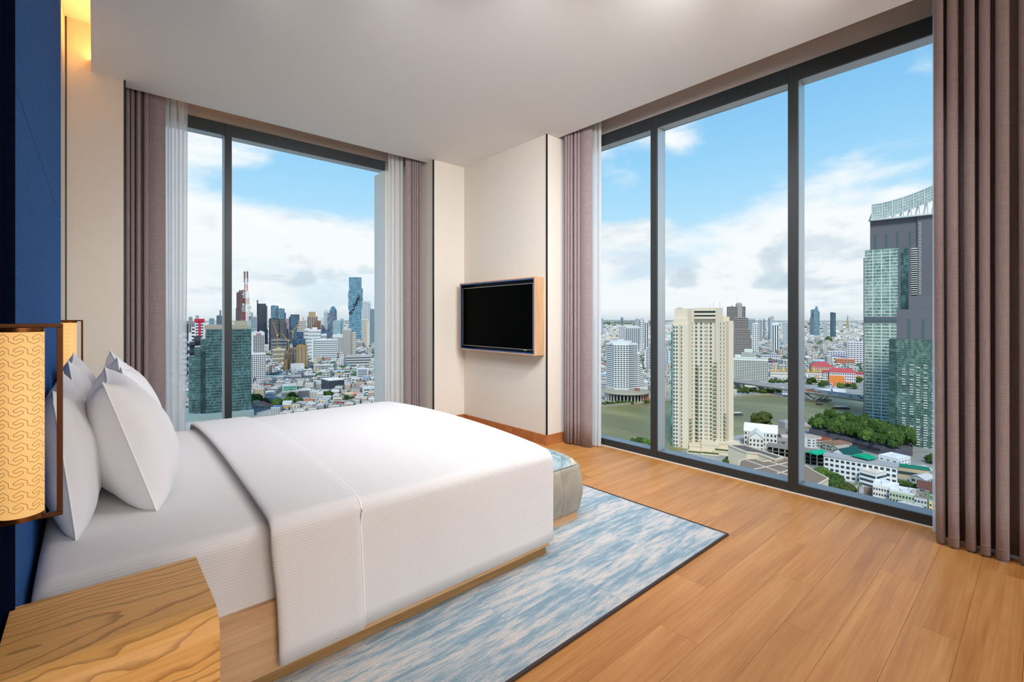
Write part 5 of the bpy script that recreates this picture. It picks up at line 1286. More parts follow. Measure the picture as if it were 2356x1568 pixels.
facade(Ln, (X(448), 7), (1, 0), X(462)-X(448), 2, Z(797), ('lines', 6, 28, .1, .4), (0, -1)); facade(Ln, (X(462), 5), (1, 0), X(474)-X(462), Z(806), Z(780), ('lines', 4, 4, .1, .4), (0, -1))
for j in range(27): Ln.lathe(X(451), 17, [(X(451)-X(434.3), Z(950)+j*(Z(819)-Z(950))/27), (X(451)-X(434.3), Z(950)+j*(Z(819)-Z(950))/27+.4)], 28)
Rf.box(X(482), X(512), 8, 36, Z(757), Z(747)); Rf.box(X(520), X(574), 8, 38, Z(757), Z(747.5)); Rf.box(X(540), X(572), 12, 34, Z(747.5), Z(738)); Rf.box(X(462), X(474), 12, 30, Z(780), Z(778)); Rf.box(X(470), X(482), 14, 30, Z(757), Z(748))
Gl.build('glass_walls', TEAL, rt, world=False); stuff(Ln.build('spandrel_lines', WL2, rt, world=False, fixn=False)); Sl.build('recessed_bay', gmat('14262a', '22393e', '3d5a5e', 2, 3.6), rt, world=False); Rf.build('roof_deck', cmat('b3a896'), rt, world=False)
m = MB(); m.box(X(418), X(585), -14, 60, 0, 6); m.build('podium', cmat('8fa3a0'), rt, world=False)
# insurance office with rooftop lettering
d = 975; uc = 594; s = SC(uc, d)
rt = croot('office_block', uc, d, 'white office block with black windows and red rooftop letters, right of the green tower', 'office building'); keep(uc, d+15, 30)
X = lambda u: (u-uc)*s; Z = lambda v: hgt(v, d); W_, Wn, Rf = MB(), MB(), MB()
W_.box(X(577), X(609), 4, 26, 0, Z(765)); W_.box(X(573), X(612), 0, 30, 0, Z(812))
facade(Wn, (X(582.5), 4), (1, 0), X(608)-X(582.5), Z(811), Z(771), ('grid', 5, 12, .88, .55), (0, -1)); facade(Wn, (X(578), 0), (1, 0), X(612)-X(578), Z(877), Z(815), ('grid', 7, 14, .62, .5), (0, -1))
rooftop(Rf, X(577), X(609), 4, 26, Z(765), 3); W_.build('walls', cmat('e1e1e0', .75), rt, world=False); stuff(Wn.build('window', DW3, rt, world=False, fixn=False)); Rf.build('parapet', cmat('d9d9d8'), rt, world=False)
tc_ = bpy.data.curves.new('letters', 'FONT'); tc_.body = 'AIA'; tc_.size = 5.6; tc_.extrude = .3; tc_.align_x = 'CENTER'; tc_.materials.append(cmat('c0323e'))
tmp_ = bpy.data.objects.new('tmp', tc_); COL.objects.link(tmp_); dg_ = bpy.context.evaluated_depsgraph_get(); dg_.update(); lm_ = bpy.data.meshes.new_from_object(tmp_.evaluated_get(dg_)); bpy.data.objects.remove(tmp_)
to = bpy.data.objects.new('lettering', lm_); COL.objects.link(to); to.parent = rt; to.location = (X(595), 3.5, Z(770.2)); to.rotation_euler = (pi/2, 0, 0)
# red and white lattice mast on its own building
d = 900; uc = 566; s = SC(uc, d)
rt = croot('telecom_mast', uc, d, 'red and white lattice radio mast with dishes rising behind the green glass tower', 'mast'); keep(uc, d, 20)
Z = lambda v: hgt(v, d); zb = Z(748)
m = MB(); m.box(-9, 7, -8, 8, 0, zb); m.build('equipment_building', cmat('b8ad9f'), rt, world=False)
def lattice(z0, z1, w0, w1, c, n):
    m = MB()
    for k in range(n):
        a, b = k/n, (k+1)/n; wa, wb = (w0+(w1-w0)*a)/2, (w0+(w1-w0)*b)/2; za, zb_ = z0+(z1-z0)*a, z0+(z1-z0)*b
        C = [(-1,-1),(1,-1),(1,1),(-1,1)]
        for q in range(4):
            p, r = C[q], C[(q+1) % 4]
            m.bar((p[0]*wa, p[1]*wa, za), (p[0]*wb, p[1]*wb, zb_), .6); m.bar((p[0]*wa, p[1]*wa, za), (r[0]*wb, r[1]*wb, zb_), .35); m.bar((p[0]*wa, p[1]*wa, za), (r[0]*wa, r[1]*wa, za), .35)
    m.build('lattice_section', c, rt, world=False)
RD, WH = cmat('a5413c', .6), cmat('dfe0e0', .6)
vs_ = [735, 716, 699, 685, 669, 652, 640, 623]; ws = [14, 12, 10.5, 9, 5.5, 5, 4.6, 4.2]
for k in range(7): lattice(Z(vs_[k]+0), Z(vs_[k+1]), ws[k], ws[k+1] if k != 3 else 7.5, RD if k % 2 == 0 else WH, 4)
lattice(zb, Z(735), 15, 14, WH, 3)
for k, (u, v, r_) in enumerate(((573.5, 707, 3.6), (573.5, 723, 3.8), (560, 700, 2), (559, 677, 1.6))):
    m = MB(); q = [( (u-uc)*s + r_*cos(2*pi*a/14), -6, Z(v)+r_*sin(2*pi*a/14)) for a in range(14)]; q2 = [(x, -7.2, z) for x, y, z in q]
    m.v += q+q2; m.f += [tuple(range(14)), tuple(range(27, 13, -1))]+[(a, a+14, (a+1) % 14+14, (a+1) % 14) for a in range(14)]; m.build('dish', cmat('d9d2cc'), rt, world=False)
m = MB()
for k in range(14): z = Z(650)+(Z(625)-Z(650))*k/14; m.box(-3.6, -2.4, -3, -2, z, z+1.6); m.box(2.4, 3.6, -3, -2, z+.8, z+2.2)
m.build('antennas', cmat('5a5152'), rt, world=False)

def arch_top(c):
    def fn(rf, w, dep, z1, s):
        n = 14; P = [(-w/2+w*k/n, z1 + sin(pi*k/n)**.8*12*s) for k in range(n+1)]
        i = len(rf.v); rf.v += [(x, 2, z) for x, z in P] + [(x, 6, z) for x, z in P]; m_ = n+1
        rf.f += [tuple(i+k for k in range(m_)), tuple(i+2*m_-1-k for k in range(m_))] + [(i+k, i+k+m_, i+k+1+m_, i+k+1) for k in range(n)]
    return fn
T = tower
T('brown_tower', 'brown stone-clad tower behind the lattice mast', 549, 565, 668, 2000, 34, '8a6f6e', ('vert', 5, 1, .35, .95), DW3, blocks=((544,550,672,6,30,('grid',2,40,.6,.6)),(542.5,550,708,2,30,('grid',2,30,.6,.6))), seed=5)
T('dark_tower', 'black stepped tower with a slim fin, right of the white lettered block', 592, 612, 698, 2150, 36, '343b46', ('lines', 6, 34, .6, .9), mat('mull_dark', '4d5a66', .5), wm=DARKG, roof=False, blocks=((591,594,690,0,8),(606,614,703,10,36),(611,616,757,-4,30)), seed=6)
T('white_sided_tower', 'slim white-edged slab just right of the black stepped tower', 612, 616, 703, 2250, 30, 'd5d9db', ('grid', 2, 30, .5, .5), seed=7)
T('round_top_tower', 'pale blue glass tower with a rounded shoulder in the middle skyline', 623, 641, 703, 2500, 40, '6f8fa3', ('lines', 5, 26, .8, 1.2), WL2, wm=BLUEG, roof=False, blocks=((625,635,702,4,36),(636,640,704,0,10)), seed=8)
T('slab_tower', 'blue-grey slab tower right of the rounded one', 640, 655, 710, 2480, 36, '6a8090', ('lines', 4, 24, .8, 1.2), WL2, wm=BLUEG, blocks=((650,658,719,4,30),), seed=9)
T('construction_tower', 'grey-brown tower under construction with a pale edge, in the middle of the skyline', 621, 641, 733, 1750, 40, '7a7a7b', ('lines', 6, 30, .6, 1.0), mat('mull_brown', '8d8680', .6), wm=DARKG, blocks=((619,621.5,732,-2,34),(641,655,733,4,40,('grid',4,30,.6,.6))), seed=10)
T('concrete_core', 'raw grey concrete podium levels below the tower under construction', 624, 660, 781, 1500, 40, '8d8d90', ('band', 1, 6, .95, .4), seed=11)
T('terraced_block', 'dark stepped block descending right of the tower under construction', 653, 660, 742, 1700, 36, '5c5f66', ('grid', 3, 20, .6, .5), blocks=((659,664,757,4,30),(663,667,766,4,30)), seed=12)
# yellow tower cranes
for (u, v0, v1, arm, lab) in ((638, 778, 737, (-9, 30), 'yellow tower crane in front of the tower under construction'), (674, 770, 752, (16, 24), 'yellow tower crane right of the tower under construction'), (663, 790, 776, (-14, 16), 'orange tower crane low in front of the skyline')):
    d = 1480; s = d/FPX; rt = croot('tower_crane', u, d, lab, 'crane'); z0, z1 = hgt(v0, d)-40, hgt(v0-8, d)
    m = MB(); m.bar((0,0,0), (0,0,z1), 2.0); m.build('mast', cmat('b88a3c'), rt, world=False)
    m = MB(); m.bar((0,0,z1), (arm[0]*s, 0, z1+arm[1]*s), 1.6); m.bar((0,0,z1), (-arm[0]*.4*s, 0, z1+2), 1.8); m.build('jib', cmat('c99b45'), rt, world=False)
    m = MB(); m.box(-2, 2, -2, 2, z1-3, z1); m.build('cab', cmat('d5d0c0'), rt, world=False)
T('pink_tower', 'small pink tower between the blue glass ones', 657, 665, 733, 2100, 24, 'c9a9ae', ('grid', 3, 22, .5, .5), seed=13)
T('blue_glass_tower', 'blue glass tower with a beige crown, centre of the back window', 669, 688, 724, 2200, 40, '5f86a6', ('lines', 6, 22, .6, 1.0), WL2, wm=NAVYG, roof=False, blocks=((668,689,723,6,30),(665,670,728,4,36)), seed=14)
T('ornate_tower', 'white ornate tower with a dark pointed roof and stepped shoulders', 687, 703, 737, 2000, 34, 'd6cfc3', ('grid', 6, 16, .5, .55), roof=False, crown=lambda rf, w, dep, z1, s: (rf.lathe(0, 12, [(5*s, z1), (4.2*s, z1+5*s), (2*s, z1+9*s), (.3*s, z1+14*s)], 10)), blocks=((684,707,752,2,30,('grid',6,8,.5,.5)),), seed=15)
T('beige_tower', 'beige tower with a chamfered crown flanked by blue glass', 707, 730, 727, 2300, 40, 'b79f84', ('vert', 5, 1, .35, .95), NAVYG, roof=False, blocks=((710,726,717,4,34),(725,731,728,6,36)), seed=16)
T('brown_stepped_block', 'brown stepped apartment block below the chamfered beige tower', 725, 738, 739, 1900, 34, '946f5a', ('grid', 5, 18, .55, .5), blocks=((720,738,746,-4,30,('grid',6,12,.5,.5)),), seed=17)
T('blue_sign_block', 'white block with a bright blue panel in the middle distance', 700, 716, 757, 1500, 26, 'dcdee0', ('grid', 5, 8, .5, .5), seed=18)
T('white_cluster', 'cluster of white stepped apartment blocks in the middle distance', 710, 738, 759, 1450, 30, 'e2e3e2', ('grid', 9, 9, .45, .5), blocks=((718,730,753,4,28),(736,752,768,2,28,('grid',5,5,.5,.5))), seed=19)
T('white_slim_tower', 'slim white tower with a grey band left of the red-arched tower', 745, 756, 713, 1950, 26, 'd9dcde', ('vert', 3, 1, .4, .9), CYANG, blocks=((739,745,730,4,28),), seed=20)
T('red_arch_tower', 'blue glass tower crowned by a red-brown arch', 758, 775, 715, 1900, 34, '5c7e91', ('lines', 5, 26, .6, 1.0), WL2, wm=BLUEG, roof=False, crown=arch_top(0), blocks=((753,760,720,4,30),), seed=21)
bpy.data.objects['red_arch_tower'].children[-1].data.materials.clear(); bpy.data.objects['red_arch_tower'].children[-1].data.materials.append(cmat('9b5f52'))
T('teal_block', 'dark teal low glass block left of the red-arched tower', 745, 760, 760, 1700, 30, '4f6a74', ('lines', 4, 10, .6, 1), WL2, wm=NAVYG, seed=22)
T('cyan_tower', 'pale cyan glass tower with white fins', 766, 785, 738, 1850, 34, '9fb6ba', ('vert', 6, 1, .4, .95), CYANG, blocks=((783,791,733,4,30,('vert',2,1,.5,.95)),), seed=23)
T('white_round_block', 'wide white low block below the pale cyan tower', 765, 789, 770, 1600, 30, 'e0e2e2', ('vert', 8, 1, .4, .8), seed=24)
T('pixelated_tower', 'tallest blue glass tower with pixel-like notches cut into its sides', 803, 832, 638, 2550, 64, '5f8aa3', ('lines', 9, 62, .5, 1.1), mat('mull_blue', '86a9ba', .4), wm=gmat('305468', '5788a0', '93bccb', 6, 6), sides='flr', roof=True, seed=25)
# pixel notches: stepped dark terraces cut along a diagonal, and missing corners
pt = bpy.data.objects['pixelated_tower']; s = SC(817, 2550); m = MB(); r_ = random.Random(8); u0_ = 817.5
for k in range(70):
    a = r_.random(); v = 682 + 40*a + r_.uniform(-6, 6); u = 828 - 22*a + r_.uniform(-3.5, 3.5); zc = hgt(v, 2550)
    m.box((u-u0_)*s-2.4, (u-u0_)*s+2.4, -.9, .2, zc, zc+4.2)
m.build('dark_notches', DW3, pt, world=False)
m = MB()
for k in range(10): v = 663 + 5*k; zc = hgt(v, 2550); w_ = r_.uniform(3, 8); m.box((832-u0_)*s-.2, (832-u0_)*s+w_, 3, 30+r_.uniform(0, 25), zc-9, zc)
for k in range(10): v = 668 + 4.6*k; zc = hgt(v, 2550); w_ = r_.uniform(2, 6); m.box((803-u0_)*s-w_, (803-u0_)*s+.2, 3, 40, zc-8, zc)
m.build('projecting_boxes', gmat('305468', '5788a0', '93bccb', 6, 6), pt, world=False)
T('white_tall_flats', 'white tall apartment tower right of the pixel-notched tower', 833, 852, 693, 2300, 36, 'd9dde0', ('grid', 6, 40, .55, .5), DW, blocks=((846,853,697,-2,30,('grid',2,36,.6,.5)),), seed=26)
T('cream_flats', 'cream apartment tower in front of the white tall one', 833, 849, 735, 2000, 32, 'd9cfc2', ('grid', 5, 20, .5, .5), blocks=((844,849,738,-4,20),), seed=27)
T('blue_flats', 'blue-grey apartment tower at the right edge of the back window view', 851, 866, 711, 2150, 32, '8ea2ac', ('grid', 5, 34, .5, .55), seed=28)
T('striped_flats', 'beige and white striped apartment block below the pixel-notched tower', 789, 808, 756, 1550, 30, 'd6cdbf', ('vert', 6, 1, .35, .95), DW, blocks=((806,819,764,4,28,('grid',4,14,.5,.5)),(792,799,751,4,20)), seed=29)
T('white_slab', 'broad white slab with rows of small windows and a dark left edge', 721, 776, 781, 1380, 22, 'dfe1e2', ('grid', 18, 11, .7, .45), DW, blocks=((718,722,779,-2,22),), seed=30, cat='building')
d = 1130
T('gold_tower', 'golden-brown stone tower with a dark glass top in the middle of the back window', 682, 707, 795, 1130, 30, 'a98e66', ('vert', 3, 1, .12, .98), NAVYG, blocks=((674,683,800,4,30,('vert',2,1,.6,.98)),), seed=31)
T('black_glass_block', 'black glass upper block set on the golden-brown tower', 673, 703, 781, 1150, 24, '2c3947', ('lines', 8, 8, .4, .6), mat('mull_navy', '3d5063', .4), wm=NAVYG, blocks=((682,698,763,4,20),), seed=32)
T('bronze_flats', 'bronze glass building left of the golden-brown tower', 654, 674, 812, 1120, 28, '8a7458', ('vert', 7, 1, .5, .96), DARKG, blocks=((664,676,800,4,28,('vert',3,1,.5,.95)),(653,662,826,-3,20)), seed=33)
T('ornate_cream_block', 'cream classical block with arched windows below the construction site', 627, 657, 803, 1260, 24, 'd5c4a8', ('grid', 9, 4, .5, .7), cat='building', seed=34)
# left sliver of the back window
T('red_white_block', 'white block painted with a bright red T-shaped band, left of the green tower', 448, 470, 737, 1500, 26, 'e0dfe0', ('band', 1, 14, .8, .4), DW3, blocks=((440,452,752,2,26,('band',1,9,.8,.4)),(434,442,765,4,26)), seed=35)
rt = bpy.data.objects['red_white_block']; s = SC(459, 1500); m = MB(); m.box(-(470-448)/2*s-1, (470-448)/2*s+1, -.8, 27, hgt(737, 1500)-5, hgt(733, 1500)); m.box(-3, 3, -.8, 0, hgt(772, 1500), hgt(738, 1500)); m.build('red_band', cmat('d3344c'), rt, world=False)
T('grey_slab', 'wide grey slab at the left edge of the back window', 420, 450, 740, 1750, 30, '9c9494', ('vert', 6, 1, .3, .9), DW, seed=36)
T('dark_block', 'dark square block at the left edge of the back window', 418, 433, 746, 1300, 24, '3f4348', ('grid', 5, 9, .5, .5), DW3, seed=37)
T('far_pair', 'grey pair of towers on the skyline above the grey slab', 434, 443, 729, 2900, 30, 'a3adb4', ('grid', 4, 14, .5, .5), blocks=((450,458,725,4,28),), seed=38)
T('blue_cap_block', 'block with a bright blue glass cap between mast and red band', 481, 493, 733, 2200, 30, '4f8fbe', ('lines', 3, 10, .8, 1), WL, wm=BLUEG, seed=39)
T('steel_tower', 'grey-blue tower partly behind the back window mullion', 498, 512, 726, 2300, 34, '76868f', ('grid', 4, 22, .6, .5), blocks=((505,509,713,4,20),), seed=40)
T('white_striped_block', 'white horizontally striped stepped block at the left edge below the skyline', 418, 430, 768, 950, 24, 'd5d9df', ('band', 1, 9, .95, .5), DW, blocks=((428,436,784,2,24,('band',1,6,.95,.5)),), seed=41)
T('black_roof_block', 'black-roofed block between the red-banded building and the green tower', 446, 464, 775, 1000, 24, '4a5058', ('band', 1, 4, .8, .4), DW3, blocks=((436,450,786,-4,20,('band',1,5,.9,.4)),), seed=42)
T('teal_side_block', 'pale teal glass block behind the mast and beside the white lettered office', 572, 582, 720, 1600, 26, '86a5a6', ('grid', 3, 16, .6, .5), CYANG, seed=43)
T('grey_grid_block', 'grey gridded block behind the white lettered office', 578, 592, 729, 1900, 30, 'b3bcc2', ('grid', 5, 18, .55, .55), DW, seed=44)
# nearer low buildings below the skyline
HSC = 1.0
B = lambda name, label, u, v, w, dep, h, wall, roofc, st, rot=.0: F_(name, label, u, v, w, dep, h, wall, roofc, st, rot)
B('green_glass_block', 'low white building with a green glass front', 650, 905, 33, 26, 17, 'd8dcda', 'c7c9c6', ('band', 1, 3, .9, .8), .05)
for c in bpy.data.objects['green_glass_block'].children:
    if c.name.startswith('window'): c.data.materials.clear(); c.data.materials.append(gmat('1c6a5a', '3f9a86', '7cc3b2', 3, 3))
B('white_office_row', 'white low office with blue window bands left of the golden tower', 613, 882, 40, 30, 14, 'd5dade', 'cfd2d3', ('band', 1, 3, .95, .45), .05)
B('parking_block', 'flat grey-roofed block with open decks in front of the golden tower', 650, 876, 44, 30, 9, 'b3b6b8', 'bcbab4', ('band', 1, 2, .95, .5), .05)
B('glass_front_block', 'grey block with dark vertical windows right of the open decks', 702, 878, 24, 24, 15, '8f989f', 'c9cbca', ('vert', 5, 1, .6, .85), .05)
B('black_grid_office', 'dark gridded office with a wide white roof in the lower right of the back window', 757, 900, 38, 40, 24, '4d5055', 'e4e6e6', ('grid', 6, 4, .7, .6), .35)
B('long_grey_hall', 'long grey building with ribbed upper front at the right of the back window', 794, 844, 62, 30, 24, 'c3c4c3', 'b5b4b0', ('band', 1, 4, .97, .4), .02)
B('white_bluesign_block', 'white banded office with a blue side panel right of centre', 821, 871, 26, 18, 22, 'dfe3e8', 'd5d7d8', ('band', 1, 6, .85, .5), .05)
B('white_plain_block', 'plain white block in front of the golden-brown tower', 671, 862, 30, 24, 23, 'dcdfdf', 'cfd0cd', ('grid', 2, 1, .1, .1), .10)
B('beige_office', 'pale beige office with stepped white fronts right of the golden tower', 722, 858, 45, 26, 17, 'd9dad6', 'cccac4', ('band', 1, 4, .9, .45), .06)
B('pale_blue_flats', 'pale blue balconied flats in the lower right of the back window', 768, 868, 26, 20, 13, 'b9c8d8', 'c5cbd0', ('grid', 7, 4, .6, .45), .08)
B('white_flats', 'white flats with small square windows in front of the dark trees', 612, 918, 20, 16, 15, 'dedfdd', 'd4d5d3', ('grid', 6, 4, .5, .45), .05)
B('cream_flats_low', 'cream low flats above the dark trees', 648, 917, 38, 16, 13, 'd8cdb4', 'cbc5b8', ('grid', 11, 3, .5, .45), .05)
B('shop_row', 'weathered shop row with a white awning and a dark red front', 688, 918, 28, 18, 19, '9c9691', 'e0e1df', ('grid', 8, 4, .6, .5), .05)
B('white_corner_flats', 'white corner flats with black windows right of the weathered row', 731, 922, 13, 14, 17, 'e2e3e2', 'd9dad9', ('grid', 4, 3, .6, .45), .05)
B('white_house', 'white house with a black window band at the right edge of the back window', 835, 913, 30, 18, 20, 'd9dedd', 'cfd4d4', ('band', 1, 3, .85, .4), .05)
B('pale_villa', 'small cream villa left of the red-roofed house', 583, 938, 22, 14, 12, 'd6d0bd', 'c9c3a8', ('grid', 4, 2, .6, .4), .05)
G_('red_roof_house', 'house with a bright red gabled roof beside the dark trees', 619, 939, 17, 26, 6, 9, 'd5d0c8', 'cf6a66', 1, 3, 1.15)
G_('salmon_roof_house', 'house with salmon-red walls below the white corner house', 815, 915, 12, 12, 9, 3, 'd08070', 'dd8a72', 2, 3, .1)
G_('beige_hall_roof', 'hall with a pale beige pitched roof near the dark trees', 790, 912, 24, 20, 4, 4, 'd2cdc0', 'c9b896', 1, 4, .1)

# ------------------------------------------------------------------ trees
def crown_mesh(seed, squat=.8, n=26):
    r = random.Random(seed); bm = bmesh.new()
    for k in range(n):
        th = r.uniform(0, 2*pi); ph_ = r.uniform(-.35, 1.45); rad = r.uniform(.5, .82)
        c = Vector((cos(th)*cos(ph_)*rad, sin(th)*cos(ph_)*rad, .75+sin(ph_)*rad*squat)); sz = r.uniform(.26, .44)
        g = bmesh.ops.create_icosphere(bm, subdivisions=2, radius=sz, matrix=Matrix.Translation(c))
        for v in g['verts']:
            dlt = (v.co-c); v.co = c + dlt*(1+.38*sin(v.co.x*23+k)*sin(v.co.y*21+2*k)*sin(v.co.z*25)+r.uniform(-.14, .14))
    me = bpy.data.meshes.new('crown'); bm.to_mesh(me); bm.free(); return me
def f_leaf(c1, c2, c3):
    def fn(t, b):
        oi = t.new('ShaderNodeObjectInfo'); c = t.vmath('ADD', t.tc('Object'), t.comb(oi.outputs['Random'], 0., 0.))
        n = t.noise(c, 7, 4, .7); col = t.ramp(n, [(.35, lin(c1)), (.5, lin(c2)), (.66, lin(c3))])
        hv = t.new('ShaderNodeHueSaturation'); t.set(hv.inputs['Color'], col); t.set(hv.inputs['Value'], t.mapr(oi.outputs['Random'], 0, 1, .75, 1.25)); t.l.new(hv.outputs[0], b.inputs['Base Color'])
        t.l.new(t.bump(t.noise(c, 18, 3, .7), .8, .1), b.inputs['Normal'])
    return fn
LF = [mat('leaf_dark', rough=.8, spec=.1, fn=f_leaf('233317', '3c5428', '5f7a3c')), mat('leaf_mid', rough=.8, spec=.1, fn=f_leaf('2a3d1c', '4a6630', '7a9448')), mat('leaf_olive', rough=.8, spec=.1, fn=f_leaf('2c351a', '4a562a', '6c773f'))]
CR = []
for k in range(4):
    me = crown_mesh(k+3, .8+.1*k); me.materials.append(LF[k % 3]); CR.append(me)
CR.append(CR[0].copy()); CR[-1].materials[0] = LF[2]; CR.append(CR[1].copy()); CR[-1].materials[0] = LF[0]
tk = MB(); tk.lathe(0, 0, [(.09, 0), (.06, .4), (.04, .7)], 7); TRK = tk.mesh('trunk', cmat('6b5a48'))
def tree(x, y, r, h, k, label, group, z=0):
    o = thing('tree', (x, y, GZ+z), label, 'tree', group, rng.uniform(0, 6.28))
    for me, n_ in ((CR[k % len(CR)], 'crown'), (TRK, 'trunk')):
        c = bpy.data.objects.new(n_, me); COL.objects.link(c); c.parent = o; c.scale = (r, r, h/1.6)
    return o
def tpx(u, v, rpx, label, group=None, k=0, z=0, hk=1.3):
    d_ = dist(v, z); s_ = d_/FPX; x, y = wpos(u, d_); FOOT.append((x, y, rpx*s_)); return tree(x, y, rpx*s_, rpx*s_*hk*1.05, k, label, group, z)
ORD = 'first second third fourth fifth sixth seventh eighth ninth tenth eleventh twelfth thirteenth fourteenth fifteenth sixteenth seventeenth eighteenth nineteenth twentieth twenty-first twenty-second twenty-third twenty-fourth twenty-fifth twenty-sixth'.split()
# belt on the slate podium
pb = []
r_ = random.Random(21)
while len(pb) < 72:
    u, v = r_.uniform(1866, 2100), r_.uniform(958, 1034); p = wpos(u, dist(v, 9))
    if inpoly(p, POD) and all(hypot(p[0]-q[0], p[1]-q[1]) > 4.3 for q in pb): pb.append(p)
    elif len(pb) > 55 and r_.random() < .002: break
def uv_(p, z=GZ): dd = p[0]*FW[0]+p[1]*FW[1]; return CX+FPX*(p[0]*RT[0]+p[1]*RT[1])/dd, HOR-FPX*(z-EYE)/dd
pb.sort(key=lambda p: uv_(p)[1]-.36*uv_(p)[0]); rows_ = [pb[:len(pb)//3], pb[len(pb)//3:2*len(pb)//3], pb[2*len(pb)//3:]]
for ri, rw in enumerate(rows_):
    for k, p in enumerate(sorted(rw, key=lambda p: uv_(p)[0])): tree(p[0], p[1], r_.uniform(4.2, 6.2), r_.uniform(9, 13), (0, 1, 3, 5, 0, 3)[(k*5+ri) % 6], '%s tree from the left in the %s row of the slate podium belt' % (ORD[k], ('rear', 'middle', 'front')[ri]), 'trees on the slate podium', 9)
for u, v, rp, lab, k in ((1895, 1112, 24, 'big dark green tree at the left of the clump below the long white building', 1), (1925, 1130, 26, 'big dark tree in the middle of the clump below the long white building', 0), (1946, 1142, 22, 'tree at the lower right of the clump by the palm', 4), (1908, 1135, 22, 'tree at the foot of the clump next to the cream hall', 5), (1880, 1100, 14, 'small tree at the top left of the clump by the concrete frame', 0),
        (1754, 984, 24, 'round spreading tree alone on the river bank right of the cream tower', 2), (2075, 1116, 9, 'small yellow-green roof tree left of the glass shed', 1), (2090, 1120, 9, 'small yellow-green roof tree in the middle of the planted roof', 3), (2104, 1124, 8, 'small yellow-green roof tree right on the planted roof', 1), (2147, 1066, 14, 'bright green tree against the curtain edge by the dark podium', 3),
        (1678, 1062, 9, 'small palm-like tree in the hotel forecourt', 0), (1670, 1066, 7, 'smaller tree in the hotel forecourt', 3), (1470, 1024, 12, 'tree top peeking over the window sill in the first bay', 3), (1487, 1026, 12, 'second tree top peeking over the sill next to the first mullion', 1), (1456, 1021, 9, 'small tree top at the left over the sill in the first bay', 0)):
    tpx(u, v, rp, lab, None, k)
for u, v, rp, lab, k in ((608, 934, 13, 'dark tree right beside the green glass tower', 0), (590, 928, 15, 'large dark tree at the foot of the green glass tower', 5), (640, 940, 16, 'dark tree left in the clump behind the bed edge', 0), (664, 938, 17, 'dark tree in the middle of the clump behind the bed edge', 5), (688, 936, 14, 'dark tree right in the clump behind the bed edge', 0), (672, 918, 11, 'round dark tree above the clump behind the bed edge', 0),
        (756, 918, 13, 'bright green tree between the white roofs', 3), (790, 926, 13, 'olive tree at the bed edge right of the white roofs', 2), (808, 926, 10, 'smaller olive tree at the bed edge', 4), (829, 924, 8, 'yellow-green tree near the white house', 2), (722, 832, 6, 'small dark tree beside the pale beige office', 0), (800, 812, 7, 'dark tree below the striped flats', 0), (618, 822, 6, 'dark tree beside the white lettered office', 0), (860, 918, 8, 'tree at the right edge of the back window view', 1)):
    tpx(u, v, rp, lab, None, k)
for k in range(26): u = 1388 + 4.2*k + rng.uniform(-1, 1); tpx(u, 931 + rng.uniform(-1.5, 1.5)-(u-1388)*.05, rng.uniform(3.2, 5.2), '%s from the left among dark trees on the far bank by the round podium' % ORD[k], 'trees along the far bank', k)
for k in range(22): u = 1690 + 5.0*k + rng.uniform(-1, 1); tpx(u, 904 + rng.uniform(-5, 1), rng.uniform(4, 7), '%s from the left among dark bank trees before the slab hotel' % ORD[k], 'trees before the slab hotel', k)
for k in range(14): u = 1770 + 4.6*k; tpx(u, 880 + rng.uniform(-3, 2), rng.uniform(3, 5), '%s from the left among small trees before the white spired row' % ORD[k], 'trees before the spired row', k)
for u, v, rp, lab, k in ((1868, 884, 11, 'round dark tree right of the second mullion, across the river', 0), (1893, 890, 10, 'dark tree left of the orange temple', 5), (1935, 892, 8, 'tree in front of the temple hall', 1), (1950, 892, 7, 'second tree in front of the temple hall', 2), (1964, 894, 9, 'dark tree at the right end of the temple grounds', 0), (1976, 880, 9, 'dark tree against the slate tower above the bridge', 5), (1975, 857, 9, 'dark tree by the blue-roofed hall', 0), (1973, 838, 9, 'dark tree right of the salmon-orange block', 0), (1935, 843, 7, 'tree below the salmon-orange block', 0), (1905, 788, 9, 'dark clump of green in the low roofs below the far tower', 0)):
    tpx(u, v, rp, lab, None, k)
# palm by the brown house
x, y = onground(1975, 1140); o = thing('palm_tree', (x, y, GZ), 'grey-green palm with drooping fronds beside the brown-roofed house', 'palm tree')
m = MB(); m.tube([(0,0,0),(.3,.1,5),(.5,.2,9)], .3, 8); m.build('trunk', cmat('8a8070'), o, world=False)
m = MB()
for k in range(16):
    a = k*2.4; up_ = .9-.9*(k/16); P = [Vector((.5+cos(a)*q*4.2, .2+sin(a)*q*4.2, 9+up_*4*q-4.5*q*q)) for q in (0, .25, .5, .75, 1)]; sd = Vector((-sin(a), cos(a), 0))
    for j in range(4): w0, w1 = .5*(1-abs(j/4-.4)), .5*(1-abs((j+1)/4-.4)) if j < 3 else .05; m.quad(tuple(P[j]-sd*w0), tuple(P[j]+sd*w0), tuple(P[j+1]+sd*w1), tuple(P[j+1]-sd*w1))
m.build('fronds', cmat('77856a'), o, world=False)

